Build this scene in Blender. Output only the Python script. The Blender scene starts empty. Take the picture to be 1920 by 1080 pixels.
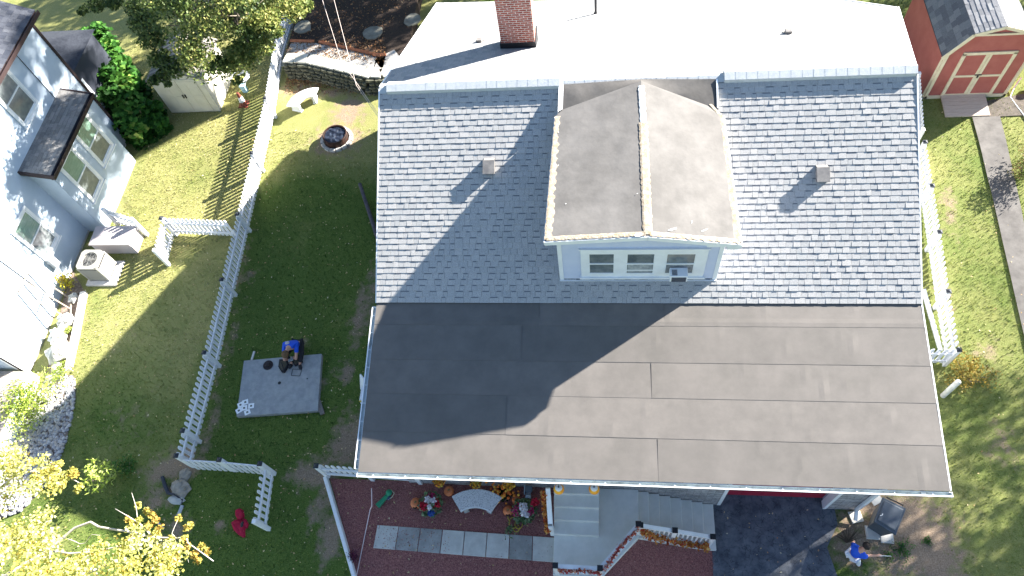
import bpy, math, random
from mathutils import Vector, Matrix, noise
import numpy as np
random.seed(7); np.random.seed(7)
R = math.radians
scn = bpy.context.scene
# ------------------------------------------------------------------ camera
CH = 18.5; CF = 1356.0
_n = Vector((170, 780, CF)).normalized()
_X = Vector((CF, 0, -170)).normalized()
_Z = -_n; _Y = _Z.cross(_X)
CAMR = Matrix((_X, _Y, _Z))                 # world <- image axes (x right, y down, z forward)
cam = bpy.data.cameras.new('camera'); camo = bpy.data.objects.new('camera', cam)
scn.collection.objects.link(camo); scn.camera = camo
_m = (CAMR @ Matrix(((1,0,0),(0,-1,0),(0,0,-1)))).to_4x4(); _m.translation = Vector((0,0,CH))
camo.matrix_world = _m
cam.sensor_width = 36; cam.lens = 36*CF/1920; cam.clip_end = 1000; cam.clip_start = .1
# ------------------------------------------------------------------ light
SUN_EL, SUN_AZ = 24.3, 34.3                 # azimuth counted from +X towards +Y
sdir = Vector((math.cos(R(SUN_EL))*math.cos(R(SUN_AZ)), math.cos(R(SUN_EL))*math.sin(R(SUN_AZ)), math.sin(R(SUN_EL))))
w = bpy.data.worlds.new('World'); scn.world = w; w.use_nodes = True
wn = w.node_tree; bg = wn.nodes['Background']
sk = wn.nodes.new('ShaderNodeTexSky'); sk.sky_type = 'NISHITA'; sk.sun_disc = False
sk.sun_elevation = R(SUN_EL); sk.sun_rotation = R(90-SUN_AZ)
sk.air_density = 1.0; sk.dust_density = .3; sk.ozone_density = 2.0
wn.links.new(sk.outputs[0], bg.inputs[0]); bg.inputs[1].default_value = 0.052
sl = bpy.data.lights.new('sun', 'SUN'); sl.energy = 5.0; sl.angle = R(.6); sl.color = (1, .95, .87)
so = bpy.data.objects.new('sun', sl); scn.collection.objects.link(so)
so.rotation_euler = sdir.to_track_quat('Z', 'Y').to_euler()
scn.view_settings.view_transform = 'Standard'; scn.view_settings.look = 'None'
scn.view_settings.exposure = 2.6; scn.view_settings.gamma = 1
# ------------------------------------------------------------------ projection of measured points
CO = Vector((0,0,CH))
def ray(px, py): return CAMR @ Vector((px-960, py-540, CF))
def G(px, py, z=0.0):
    r = ray(px, py); return CO + r*((z-CH)/r.z)
def onp(px, py, p0, n):
    r = ray(px, py); n = Vector(n); return CO + r*((Vector(p0)-CO).dot(n)/r.dot(n))
def ss(a, b, x):
    t = max(0, min(1, (x-a)/(b-a))); return t*t*(3-2*t)
def T(x, y):                                # terrain height
    right = -2.0 + 1.15*ss(5, 17, y)
    return -.8 + (right+.8)*ss(.2, 3.0, x)
def g(px, py, up=0.0):                      # the ground under a pixel
    z = -.8
    for _ in range(12):
        p = G(px, py, z); z = T(p.x, p.y)
    return Vector((p.x, p.y, z+up))
# ------------------------------------------------------------------ mesh helpers
COL = scn.collection
class MB:
    def __init__(s): s.v=[]; s.f=[]; s.m=[]
    def add(s, vs, fs, mi=0):
        o=len(s.v); s.v += [tuple(v) for v in vs]; s.f += [tuple(i+o for i in f) for f in fs]; s.m += [mi]*len(fs)
    def quad(s, a,b,c,d, mi=0): s.add([a,b,c,d], [(0,1,2,3)], mi)
    def box(s, x0,x1,y0,y1,z0,z1, mi=0, M=None):
        vs=[Vector((x,y,z)) for z in (z0,z1) for y in (y0,y1) for x in (x0,x1)]
        if M is not None: vs=[M@v for v in vs]
        s.add(vs, [(0,2,3,1),(4,5,7,6),(0,1,5,4),(2,6,7,3),(0,4,6,2),(1,3,7,5)], mi)
    def beam(s, a, b, w_, h, mi=0, up=(0,0,1)):
        a=Vector(a); b=Vector(b); d=(b-a); L=d.length; d.normalize(); u=Vector(up)
        sx=d.cross(u); 
        if sx.length<1e-4: sx=d.cross(Vector((0,1,0)))
        sx.normalize(); uz=sx.cross(d)
        M=Matrix((sx,d,uz)).transposed().to_4x4(); M.translation=a
        s.box(-w_/2,w_/2,0,L,-h/2,h/2,mi,M)
    def prism(s, poly, z0, z1, mi=0, M=None):
        n=len(poly); vs=[Vector((p[0],p[1],z)) for z in (z0,z1) for p in poly]
        if M is not None: vs=[M@v for v in vs]
        fs=[tuple(range(n-1,-1,-1)), tuple(range(n,2*n))]+[(i,(i+1)%n,(i+1)%n+n,i+n) for i in range(n)]
        s.add(vs, fs, mi)
    def plate(s, pts, t, mi=0):             # 3D polygon thickened downwards by t
        n=len(pts); vs=[Vector(p)-Vector((0,0,t)) for p in pts]+[Vector(p) for p in pts]
        fs=[tuple(range(n-1,-1,-1)), tuple(range(n,2*n))]+[(i,(i+1)%n,(i+1)%n+n,i+n) for i in range(n)]
        s.add(vs, fs, mi)
    def tube(s, pts, r, n=8, mi=0, caps=True):
        pts=[Vector(p) for p in pts]; k=len(pts)
        rs=r if isinstance(r,(list,tuple)) else [r]*k
        vs=[]; prev=None
        for i,p in enumerate(pts):
            d=(pts[min(i+1,k-1)]-pts[max(i-1,0)]).normalized()
            a=prev if prev is not None else (Vector((0,0,1)) if abs(d.z)<.9 else Vector((1,0,0)))
            u=d.cross(a).cross(d).normalized(); prev=u; v=d.cross(u)
            for j in range(n):
                t=2*math.pi*j/n; vs.append(p+(u*math.cos(t)+v*math.sin(t))*rs[i])
        fs=[(i*n+j,i*n+(j+1)%n,(i+1)*n+(j+1)%n,(i+1)*n+j) for i in range(k-1) for j in range(n)]
        if caps: fs += [tuple(range(n-1,-1,-1)), tuple((k-1)*n+j for j in range(n))]
        s.add(vs, fs, mi)
    def lathe(s, prof, c, n=20, mi=0, M=None, sx=1, sy=1):
        vs=[]; k=len(prof)
        for r,z in prof:
            for j in range(n):
                t=2*math.pi*j/n; v=Vector((r*math.cos(t)*sx, r*math.sin(t)*sy, z))
                vs.append((M@v if M is not None else v)+Vector(c))
        fs=[(i*n+j,i*n+(j+1)%n,(i+1)*n+(j+1)%n,(i+1)*n+j) for i in range(k-1) for j in range(n)]
        fs += [tuple(range(n-1,-1,-1)), tuple((k-1)*n+j for j in range(n))]
        s.add(vs, fs, mi)
    def blob(s, c, r, n=10, mi=0, amp=0, fr=1.0, sc=(1,1,1)):
        vs=[]; c=Vector(c)
        for i in range(n+1):
            ph=math.pi*i/n
            for j in range(2*n):
                t=math.pi*j/n; d=Vector((math.sin(ph)*math.cos(t), math.sin(ph)*math.sin(t), math.cos(ph)))
                k=1+amp*noise.noise((c+d*fr*1.7))
                vs.append(c+Vector((d.x*sc[0],d.y*sc[1],d.z*sc[2]))*r*k)
        m=2*n; fs=[(i*m+j,(i+1)*m+j,(i+1)*m+(j+1)%m,i*m+(j+1)%m) for i in range(n) for j in range(m)]
        s.add(vs, fs, mi)
    def build(s, name, mats, parent=None, smooth=False, bevel=0, merge=True):
        me=bpy.data.meshes.new(name); me.from_pydata(s.v, [], s.f)
        if not isinstance(mats,(list,tuple)): mats=[mats]
        for m in mats: me.materials.append(m)
        me.polygons.foreach_set('material_index', s.m)
        if smooth: me.polygons.foreach_set('use_smooth',[True]*len(s.f))
        me.update()
        o=bpy.data.objects.new(name, me); COL.objects.link(o)
        if parent is not None: setpar(o, parent)
        if bevel:
            b=o.modifiers.new('bevel','BEVEL'); b.width=bevel; b.segments=2; b.limit_method='ANGLE'; b.angle_limit=R(40)
        return o
def wloc(o):
    p=Vector(o.location)
    while o.parent: o=o.parent; p=p+Vector(o.location)
    return p
def setpar(o, parent):                      # meshes are built in world coordinates
    o.parent=parent
    o.location = Vector(o.location) - wloc(parent)
def tag(o, label=None, cat=None, group=None, kind=None):
    if label: o['label']=label
    if cat: o['category']=cat
    if group: o['group']=group
    if kind: o['kind']=kind
    return o
def thing(name, loc, label, cat, group=None):
    o=bpy.data.objects.new(name,None); COL.objects.link(o); o.location=loc; o.empty_display_size=.2
    return tag(o,label,cat,group)
def copy_tree(o, parent=None):
    c=o.copy(); COL.objects.link(c); c.parent=parent
    for ch in [x for x in COL.objects if x.parent==o]: copy_tree(ch, c)
    return c
# ------------------------------------------------------------------ materials
def mat(name, col, rough=.8, col2=None, scale=8, bump=0, bscale=40, metal=0, spec=.3, detail=6, dist=.02, ramp=(.35,.65), stretch=None, sss=0):
    m=bpy.data.materials.new(name); m.use_nodes=True; nt=m.node_tree; b=nt.nodes['Principled BSDF']
    b.inputs['Base Color'].default_value=(*col,1); b.inputs['Roughness'].default_value=rough
    b.inputs['Metallic'].default_value=metal; b.inputs['Specular IOR Level'].default_value=spec
    tc=nt.nodes.new('ShaderNodeTexCoord'); src=tc.outputs['Object']
    if stretch:
        mp=nt.nodes.new('ShaderNodeMapping'); mp.inputs['Scale'].default_value=stretch
        nt.links.new(src,mp.inputs[0]); src=mp.outputs[0]
    if col2:
        n=nt.nodes.new('ShaderNodeTexNoise'); n.inputs['Scale'].default_value=scale; n.inputs['Detail'].default_value=detail; n.inputs['Roughness'].default_value=.65
        nt.links.new(src,n.inputs['Vector'])
        r=nt.nodes.new('ShaderNodeValToRGB'); r.color_ramp.elements[0].color=(*col,1); r.color_ramp.elements[1].color=(*col2,1)
        r.color_ramp.elements[0].position=ramp[0]; r.color_ramp.elements[1].position=ramp[1]
        nt.links.new(n.outputs[0],r.inputs[0]); nt.links.new(r.outputs[0],b.inputs['Base Color'])
    if bump:
        n2=nt.nodes.new('ShaderNodeTexNoise'); n2.inputs['Scale'].default_value=bscale; n2.inputs['Detail'].default_value=5
        nt.links.new(src,n2.inputs['Vector'])
        bp=nt.nodes.new('ShaderNodeBump'); bp.inputs['Strength'].default_value=bump; bp.inputs['Distance'].default_value=dist
        nt.links.new(n2.outputs[0],bp.inputs['Height']); nt.links.new(bp.outputs[0],b.inputs['Normal'])
    return m
def ramp_mat(name, cols, rough=.7, attr='rnd', transl=0, spec=.25, ns=0):
    """colour picked per face from the attribute rnd"""
    m=bpy.data.materials.new(name); m.use_nodes=True; nt=m.node_tree; b=nt.nodes['Principled BSDF']
    b.inputs['Roughness'].default_value=rough; b.inputs['Specular IOR Level'].default_value=spec
    a=nt.nodes.new('ShaderNodeAttribute'); a.attribute_name=attr
    r=nt.nodes.new('ShaderNodeValToRGB'); e=r.color_ramp.elements
    while len(e)<len(cols): e.new(.5)
    for i,c in enumerate(cols): e[i].position=i/(len(cols)-1); e[i].color=(*c,1)
    nt.links.new(a.outputs['Fac'],r.inputs[0])
    src=r.outputs[0]
    if ns:
        tc=nt.nodes.new('ShaderNodeTexCoord')
        n=nt.nodes.new('ShaderNodeTexNoise'); n.inputs['Scale'].default_value=ns; n.inputs['Detail'].default_value=5
        nt.links.new(tc.outputs['Object'],n.inputs['Vector'])
        mr=nt.nodes.new('ShaderNodeMapRange'); mr.inputs[1].default_value=.3; mr.inputs[2].default_value=.7; mr.inputs[3].default_value=.72; mr.inputs[4].default_value=1.25
        nt.links.new(n.outputs[0],mr.inputs[0])
        mx=nt.nodes.new('ShaderNodeVectorMath'); mx.operation='SCALE'
        nt.links.new(src,mx.inputs[0]); nt.links.new(mr.outputs[0],mx.inputs['Scale']); src=mx.outputs[0]
    nt.links.new(src,b.inputs['Base Color'])
    if transl:
        out=nt.nodes['Material Output']; tr=nt.nodes.new('ShaderNodeBsdfTranslucent'); mi=nt.nodes.new('ShaderNodeMixShader'); mi.inputs[0].default_value=transl
        nt.links.new(src,tr.inputs[0]); nt.links.new(b.outputs[0],mi.inputs[1]); nt.links.new(tr.outputs[0],mi.inputs[2]); nt.links.new(mi.outputs[0],out.inputs[0])
    return m
def brick_mat(name, c1, c2, mortar, scale, bw, bh, ms=.02, bump=.3, axes='XZ', rough=.85, noise_s=20):
    m=bpy.data.materials.new(name); m.use_nodes=True; nt=m.node_tree; b=nt.nodes['Principled BSDF']
    tc=nt.nodes.new('ShaderNodeTexCoord'); sp=nt.nodes.new('ShaderNodeSeparateXYZ'); cb=nt.nodes.new('ShaderNodeCombineXYZ')
    nt.links.new(tc.outputs['Object'],sp.inputs[0])
    if axes=='box':                         # x+y runs round the corner of upright faces
        ad=nt.nodes.new('ShaderNodeMath'); nt.links.new(sp.outputs[0],ad.inputs[0]); nt.links.new(sp.outputs[1],ad.inputs[1])
        nt.links.new(ad.outputs[0],cb.inputs[0]); nt.links.new(sp.outputs[2],cb.inputs[1])
    else:
        nt.links.new(sp.outputs['XYZ'.index(axes[0])],cb.inputs[0]); nt.links.new(sp.outputs['XYZ'.index(axes[1])],cb.inputs[1])
    br=nt.nodes.new('ShaderNodeTexBrick'); nt.links.new(cb.outputs[0],br.inputs[0])
    br.inputs['Color1'].default_value=(*c1,1); br.inputs['Color2'].default_value=(*c2,1); br.inputs['Mortar'].default_value=(*mortar,1)
    br.inputs['Scale'].default_value=scale; br.inputs['Brick Width'].default_value=bw; br.inputs['Row Height'].default_value=bh; br.inputs['Mortar Size'].default_value=ms
    n=nt.nodes.new('ShaderNodeTexNoise'); n.inputs['Scale'].default_value=noise_s; n.inputs['Detail'].default_value=5; nt.links.new(tc.outputs['Object'],n.inputs[0])
    mr=nt.nodes.new('ShaderNodeMapRange'); mr.inputs[1].default_value=.3; mr.inputs[2].default_value=.7; mr.inputs[3].default_value=.7; mr.inputs[4].default_value=1.25; nt.links.new(n.outputs[0],mr.inputs[0])
    mx=nt.nodes.new('ShaderNodeVectorMath'); mx.operation='SCALE'; nt.links.new(br.outputs[0],mx.inputs[0]); nt.links.new(mr.outputs[0],mx.inputs['Scale'])
    nt.links.new(mx.outputs[0],b.inputs['Base Color']); b.inputs['Roughness'].default_value=rough; b.inputs['Specular IOR Level'].default_value=.25
    bp=nt.nodes.new('ShaderNodeBump'); bp.inputs['Strength'].default_value=bump; bp.inputs['Distance'].default_value=.01; bp.invert=True
    nt.links.new(br.outputs['Fac'],bp.inputs['Height']); nt.links.new(bp.outputs[0],b.inputs['Normal'])
    return m
WHITE=mat('white_paint',(.78,.79,.8),.5,(.7,.71,.72),3)
VINYL=mat('white_vinyl',(.74,.75,.77),.45,(.66,.67,.69),5)
DARKM=mat('dark_metal',(.03,.03,.035),.5)
BLACK=mat('black_plastic',(.015,.015,.018),.5,(.025,.025,.028),20)
GLASS=mat('window_glass',(.09,.11,.12),.06,(.2,.22,.22),3,spec=1.0)
GREENG=mat('blind_behind_glass',(.1,.2,.16),.1,(.22,.33,.27),4,spec=1.0,stretch=(1,1,16))
SIDING=mat('pale_blue_siding',(.40,.47,.55),.6,(.46,.53,.61),1.5)
LAV=mat('lavender_siding',(.5,.54,.68),.6,(.55,.58,.7),3)
FLATR=mat('roll_roofing',(.115,.105,.095),.8,(.145,.131,.119),1.6,bump=.5,bscale=90,spec=.35,dist=.006,detail=9,stretch=(1,1,1))
FLATE=mat('roll_roofing_edge',(.04,.04,.042),.8)
RUBBER=mat('dormer_membrane',(.118,.111,.104),.8,(.17,.16,.15),1.3,bump=.3,bscale=5,spec=.2,dist=.02,detail=8)
TAN=mat('weathered_sealant',(.24,.18,.11),.85,(.42,.37,.3),9,bump=.5,bscale=40,detail=8,ramp=(.3,.7))
CONC=mat('concrete',(.33,.32,.3),.85,(.45,.44,.41),4,bump=.3,bscale=60,detail=9,dist=.005)
STEPM=mat('grey_painted_concrete',(.6,.6,.56),.7,(.7,.69,.65),2.5,bump=.15,bscale=50,detail=9,dist=.004)
BRICK=brick_mat('red_brick',(.3,.09,.06),(.22,.06,.045),(.45,.38,.34),1,.2,.068,.01,axes='box',bump=.5)
STONEV=brick_mat('stone_veneer',(.5,.48,.48),(.28,.27,.28),(.1,.1,.1),1,.36,.055,.006,axes='XZ',bump=.8,noise_s=14)
REDW=mat('red_barn_siding',(.33,.095,.08),.75,(.38,.12,.1),2.5,bump=.15,bscale=30)
CREAM=mat('cream_trim',(.62,.53,.36),.7,(.7,.62,.45),6)
BEIGE=mat('beige_resin',(.56,.53,.44),.55,(.62,.59,.5),3)
SHING=ramp_mat('grey_blue_shingle',[(.34,.338,.33),(.36,.355,.345),(.372,.363,.352),(.39,.378,.364),(.35,.345,.338)],.85,ns=70)
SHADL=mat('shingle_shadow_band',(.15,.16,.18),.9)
SHLIT=ramp_mat('sunlit_shingle',[(.22,.23,.24),(.3,.3,.3),(.33,.32,.31),(.26,.27,.27)],.85,ns=60)  # rear-slope copy of the roof shingle, toned to wash out white in sun
CAPM=mat('ridge_cap_shingle',(.42,.44,.45),.85,(.5,.51,.51),9,bump=.3,bscale=80)
SHDARK=ramp_mat('dark_shingle',[(.035,.04,.055),(.055,.06,.075),(.08,.085,.1)],.85,ns=50)
GUT=mat('gutter_trough',(.55,.6,.6),.5,(.16,.16,.15),4,detail=8,ramp=(.5,.75))
def leafcols(*c): return list(c)
# ------------------------------------------------------------------ random-leaf meshes
def leaves_obj(name, pts, size, matl, parent=None, flat=0.0, aspect=1.6, smin=.6, clump=None):
    """many small folded quads: pts (N,3)"""
    P=np.asarray(pts,float); N=len(P)
    s=size*(smin+(1-smin)*np.random.rand(N))
    nrm=np.random.randn(N,3); nrm[:,2]=np.abs(nrm[:,2])+flat*3; nrm/=np.linalg.norm(nrm,axis=1)[:,None]
    t=np.random.randn(N,3); t-=nrm*(t*nrm).sum(1)[:,None]; t/=np.linalg.norm(t,axis=1)[:,None]
    b=np.cross(nrm,t); hw=(s/aspect/2)[:,None]; hl=(s/2)[:,None]
    V=np.stack([P-t*hl, P+b*hw+nrm*hw*.25, P+t*hl, P-b*hw+nrm*hw*.25],1).reshape(-1,3)
    me=bpy.data.meshes.new(name); me.vertices.add(4*N); me.vertices.foreach_set('co',V.ravel())
    me.loops.add(4*N); me.loops.foreach_set('vertex_index',np.arange(4*N,dtype=np.int32))
    me.polygons.add(N); me.polygons.foreach_set('loop_start',np.arange(0,4*N,4,dtype=np.int32)); me.polygons.foreach_set('loop_total',np.full(N,4,dtype=np.int32))
    a=me.attributes.new('rnd','FLOAT','FACE')
    rr=np.random.rand(N) if clump is None else np.clip(clump+np.random.randn(N)*.18,0,1)
    a.data.foreach_set('value',rr.astype(np.float32))
    me.materials.append(matl); me.update(); me.validate()
    o=bpy.data.objects.new(name,me); COL.objects.link(o)
    if parent is not None: setpar(o,parent)
    return o
def crown_pts(centre, rad, nclump, per, cr, seed=1, shell=.75):
    rng=np.random.RandomState(seed); c=np.array(centre); out=[]; cl=[]
    for i in range(nclump):
        d=rng.randn(3); d/=np.linalg.norm(d); k=rng.rand()**(1/3.)
        k=shell+(1-shell)*k if rng.rand()<.7 else k
        cc=c+d*np.array(rad)*k; n=int(per*(.5+rng.rand()))
        q=rng.randn(n,3); q/=np.linalg.norm(q,axis=1)[:,None]; q*=(rng.rand(n)**.45)[:,None]*cr*(.6+.8*rng.rand())
        q[:,2]*=.6; out.append(cc+q); cl.append(np.full(n,.2+.6*rng.rand()))
    return np.concatenate(out), np.concatenate(cl)
def branches(mb, base, top, centre, rad, n=9, r0=.18, seed=1, sub=3):
    rng=random.Random(seed); b=Vector(base); t=Vector(top)
    mid=b.lerp(t,.5)+Vector((rng.uniform(-.15,.15),rng.uniform(-.15,.15),0))
    mb.tube([b,mid,t],[r0,r0*.8,r0*.6],10)
    for i in range(n):
        a=rng.uniform(0,2*math.pi); e=Vector(centre)+Vector((math.cos(a)*rad[0]*rng.uniform(.4,.85),math.sin(a)*rad[1]*rng.uniform(.4,.85),rng.uniform(-.3,.6)*rad[2]))
        s0=b.lerp(t,rng.uniform(.6,1)); m=s0.lerp(e,.5)+Vector((0,0,.25))
        mb.tube([s0,m,e],[r0*.4,r0*.25,r0*.08],6)
        for k in range(sub):
            q=m.lerp(e,rng.uniform(.1,.9)); mb.tube([q,q+Vector((rng.uniform(-.7,.7),rng.uniform(-.7,.7),rng.uniform(-.1,.6)))],[r0*.1,r0*.03],5)
BARK=mat('bark',(.1,.08,.06),.9,(.2,.17,.14),12,bump=.5,bscale=30)
PALEBARK=mat('pale_bark',(.45,.4,.34),.85,(.6,.55,.5),10)
# ================================================================== SETTING
def coords(lo, hi, step, far):
    a=list(np.arange(lo,hi+1e-6,step)); s=step; x=lo; y=hi; L=[];H=[]
    while x>-far: s*=1.5; x-=s; y+=s; L.append(x); H.append(y)
    return L[::-1]+a+H
XS=coords(-30,22,.2,250); YS=coords(-3,34,.2,250)
# worn patches: photo position of the patch on the ground, radius x, radius y (m), strength
DIRT=[(632,262,.85,.75,1),(650,215,.7,.5,.8),(660,195,.55,.25,1),(340,868,.7,.45,.9),(300,885,.5,.4,.8),(392,800,.25,1.3,.55),(430,640,.2,1.6,.5),(455,505,.2,1.4,.5),
 (590,893,.8,.35,.9),(600,950,.3,.8,.7),(620,1010,.35,.8,.9),(612,870,.9,.5,.5),(655,830,.6,.8,.9),(668,790,.4,.6,.6),(676,590,.3,1.2,.7),(650,700,.25,.35,.7),(565,645,.25,.3,.6),(632,690,.12,.5,.6),
 (412,986,.2,.16,1),(1690,1000,1.3,1.2,1),(1740,1030,.8,1.1,1),(1640,960,.5,.8,.9),(1590,1010,.6,.8,.8),(1770,560,.25,1.2,.5),(1850,660,.5,.5,.4),(1880,840,.5,.7,.45),(1780,390,.3,1.0,.55),
 (700,540,.3,1.5,.6),(615,175,1.2,.25,.6),(560,170,1.0,.5,.6),(330,1000,.5,.6,.6),(300,930,.5,.5,.7),(680,165,.8,.2,.5),(240,790,1.2,.9,.3),(230,640,.9,.9,.2),(160,600,.4,.5,.2),(600,720,.25,.3,.5),(1710,880,.4,.3,.5),(470,520,.3,.5,.4)]
DP=[(g(a,b),rx,ry,s) for a,b,rx,ry,s in DIRT]
def dirt(x,y):
    v=0
    for p,rx,ry,s in DP:
        d=((x-p.x)/rx)**2+((y-p.y)/ry)**2
        if d<6: v=max(v,s*math.exp(-d*.8))
    return v
me=bpy.data.meshes.new('ground'); nx,ny=len(XS),len(YS)
vs=[(x,y,T(x,y)+(.03*noise.noise(Vector((x*.7,y*.7,0))) if -30<x<22 and -3<y<34 else 0)) for y in YS for x in XS]
me.from_pydata(vs,[],[(j*nx+i,j*nx+i+1,(j+1)*nx+i+1,(j+1)*nx+i) for j in range(ny-1) for i in range(nx-1)])
at=me.attributes.new('dirt','FLOAT','POINT'); at.data.foreach_set('value',[dirt(v[0],v[1]) for v in vs])
def dry_lit(x,y):  # real dryness, plus straw where sun falls and green in the house shade
    v=.8*ss(-11.9,-12.6,x)*ss(6.0,9.5,y)+.28*ss(-11.9,-12.6,x)*(1-ss(6.0,9.5,y))
    v=max(v,.75*ss(14.0,17.0,y)*(1 if x<-5 else .25)); v=max(v,.48*ss(6,8,x)); v=max(v,.5*ss(-13,-14.5,x)*ss(3.5,1.0,y))
    return max(0,min(1,v+.35*noise.noise(Vector((x*.45,y*.45,4)))))
at=me.attributes.new('dry','FLOAT','POINT'); at.data.foreach_set('value',[dry_lit(v[0],v[1]) for v in vs])
def lawn_mat():
    m=bpy.data.materials.new('lawn'); m.use_nodes=True; nt=m.node_tree; b=nt.nodes['Principled BSDF']; b.inputs['Roughness'].default_value=.95; b.inputs['Specular IOR Level'].default_value=.1
    tc=nt.nodes.new('ShaderNodeTexCoord')
    def N(s,d=6,r=.6):
        n=nt.nodes.new('ShaderNodeTexNoise'); n.inputs['Scale'].default_value=s; n.inputs['Detail'].default_value=d; n.inputs['Roughness'].default_value=r; nt.links.new(tc.outputs['Object'],n.inputs[0]); return n
    def ramp(src,pts):
        r=nt.nodes.new('ShaderNodeValToRGB'); e=r.color_ramp.elements
        while len(e)<len(pts): e.new(.5)
        for i,(p,c) in enumerate(pts): e[i].position=p; e[i].color=(*c,1)
        nt.links.new(src,r.inputs[0]); return r
    def mix(a,b_,f):
        x=nt.nodes.new('ShaderNodeMix'); x.data_type='RGBA'; nt.links.new(f,x.inputs[0]); nt.links.new(a,x.inputs[6]); nt.links.new(b_,x.inputs[7]); return x.outputs[2]
    fine=ramp(N(38,8,.7).outputs[0],[(.3,(.033,.06,.012)),(.5,(.088,.135,.028)),(.7,(.18,.225,.07))])
    straw=ramp(N(45,8,.7).outputs[0],[(.3,(.12,.13,.025)),(.5,(.24,.235,.085)),(.7,(.41,.365,.2))])
    dA=nt.nodes.new('ShaderNodeAttribute'); dA.attribute_name='dry'  # dry grass plus the lawn's lit and shaded tone
    dm_=nt.nodes.new('ShaderNodeMath'); dm_.operation='MULTIPLY_ADD'; dm_.inputs[1].default_value=1.0; dm_.inputs[2].default_value=-.5; nt.links.new(N(1.6,7,.7).outputs[0],dm_.inputs[0])
    ds_=nt.nodes.new('ShaderNodeMath'); ds_.operation='ADD'; nt.links.new(dA.outputs['Fac'],ds_.inputs[0]); nt.links.new(dm_.outputs[0],ds_.inputs[1])
    f1=ramp(ds_.outputs[0],[(.15,(0,0,0)),(.85,(1,1,1))])
    c=mix(fine.outputs[0],straw.outputs[0],f1.outputs[0])
    soil=ramp(N(30,9,.75).outputs[0],[(.3,(.13,.09,.06)),(.5,(.25,.185,.13)),(.7,(.38,.3,.22))])
    a=nt.nodes.new('ShaderNodeAttribute'); a.attribute_name='dirt'
    ad=nt.nodes.new('ShaderNodeMath'); ad.operation='ADD'
    nn=nt.nodes.new('ShaderNodeMath'); nn.operation='MULTIPLY_ADD'; nn.inputs[1].default_value=1.7; nn.inputs[2].default_value=-.82; nt.links.new(N(3.5,7,.65).outputs[0],nn.inputs[0])
    nt.links.new(a.outputs['Fac'],ad.inputs[0]); nt.links.new(nn.outputs[0],ad.inputs[1])
    f2=ramp(ad.outputs[0],[(.3,(0,0,0)),(.7,(1,1,1))])
    nt.links.new(mix(c,soil.outputs[0],f2.outputs[0]),b.inputs['Base Color'])
    bp=nt.nodes.new('ShaderNodeBump'); bp.inputs['Strength'].default_value=.6; bp.inputs['Distance'].default_value=.03; nt.links.new(N(30,6,.7).outputs[0],bp.inputs['Height']); nt.links.new(bp.outputs[0],b.inputs['Normal'])
    return m
me.materials.append(lawn_mat()); me.polygons.foreach_set('use_smooth',[True]*len(me.polygons)); me.update()
ground=bpy.data.objects.new('lawn',me); COL.objects.link(ground); tag(ground,kind='structure')

def sheet(name, poly, up, matl, step=.3, thick=.0, kind='structure'):
    """flat-ish sheet following the terrain inside a polygon of world xy points"""
    xs=[p[0] for p in poly]; ys=[p[1] for p in poly]
    import bmesh
    bm=bmesh.new(); vv=[bm.verts.new((p[0],p[1],0)) for p in poly]; bm.faces.new(vv)
    for ax,lo,hi in ((0,min(xs),max(xs)),(1,min(ys),max(ys))):
        k=int((hi-lo)/step)
        for i in range(1,k+1):
            co=[0,0,0]; no=[0,0,0]; co[ax]=lo+i*(hi-lo)/(k+1); no[ax]=1
            bmesh.ops.bisect_plane(bm,geom=bm.verts[:]+bm.edges[:]+bm.faces[:],plane_co=co,plane_no=no)
    for v in bm.verts: v.co.z=T(v.co.x,v.co.y)+up+.03*noise.noise(Vector((v.co.x*.7,v.co.y*.7,0)))
    bm.normal_update()
    if bm.faces and sum(f.normal.z for f in bm.faces)<0: bmesh.ops.reverse_faces(bm,faces=bm.faces[:])
    if thick:
        r=bmesh.ops.extrude_face_region(bm,geom=bm.faces[:])
    m2=bpy.data.meshes.new(name); bm.to_mesh(m2); bm.free(); m2.materials.append(matl)
    o=bpy.data.objects.new(name,m2); COL.objects.link(o); tag(o,kind=kind); return o
def gp(*pts): return [tuple(g(a,b))[:2] for a,b in pts]
MULCH=mat('red_brown_mulch',(.11,.037,.036),.95,(.44,.19,.17),34,bump=1,bscale=50,detail=9,dist=.03,ramp=(.33,.68))
bedpoly=[(-7.35,4.9),(-6.6,-.5),(-6.2,-2.5),(.4,-2.5),(.4,4.9)]
b0=g(617,895); b1=g(668,1080)
bl=lambda y: b0.x+(b1.x-b0.x)*(y-b0.y)/(b1.y-b0.y)
MPOLY=[(bl(4.9),4.95),(bl(-2.5),-2.5),(-.05,-2.5),(-.05,4.95)]
sheet('mulch_bed',MPOLY,.02,MULCH)
MP2=[(g(1140,1075).x-.3,-2.5),(g(1140,1075).x-.3,3.0),(2.9,3.0),(3.0,g(1340,1010).y),(g(1352,1075).x,1.0),(g(1352,1075).x+.1,-2.5)]
MP2=[(-.04,-2.5),(-.04,4.3),(2.95,4.3),(2.85,2.2),(3.05,-2.5)]
sheet('mulch_bed',MP2,.022,MULCH)
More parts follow.
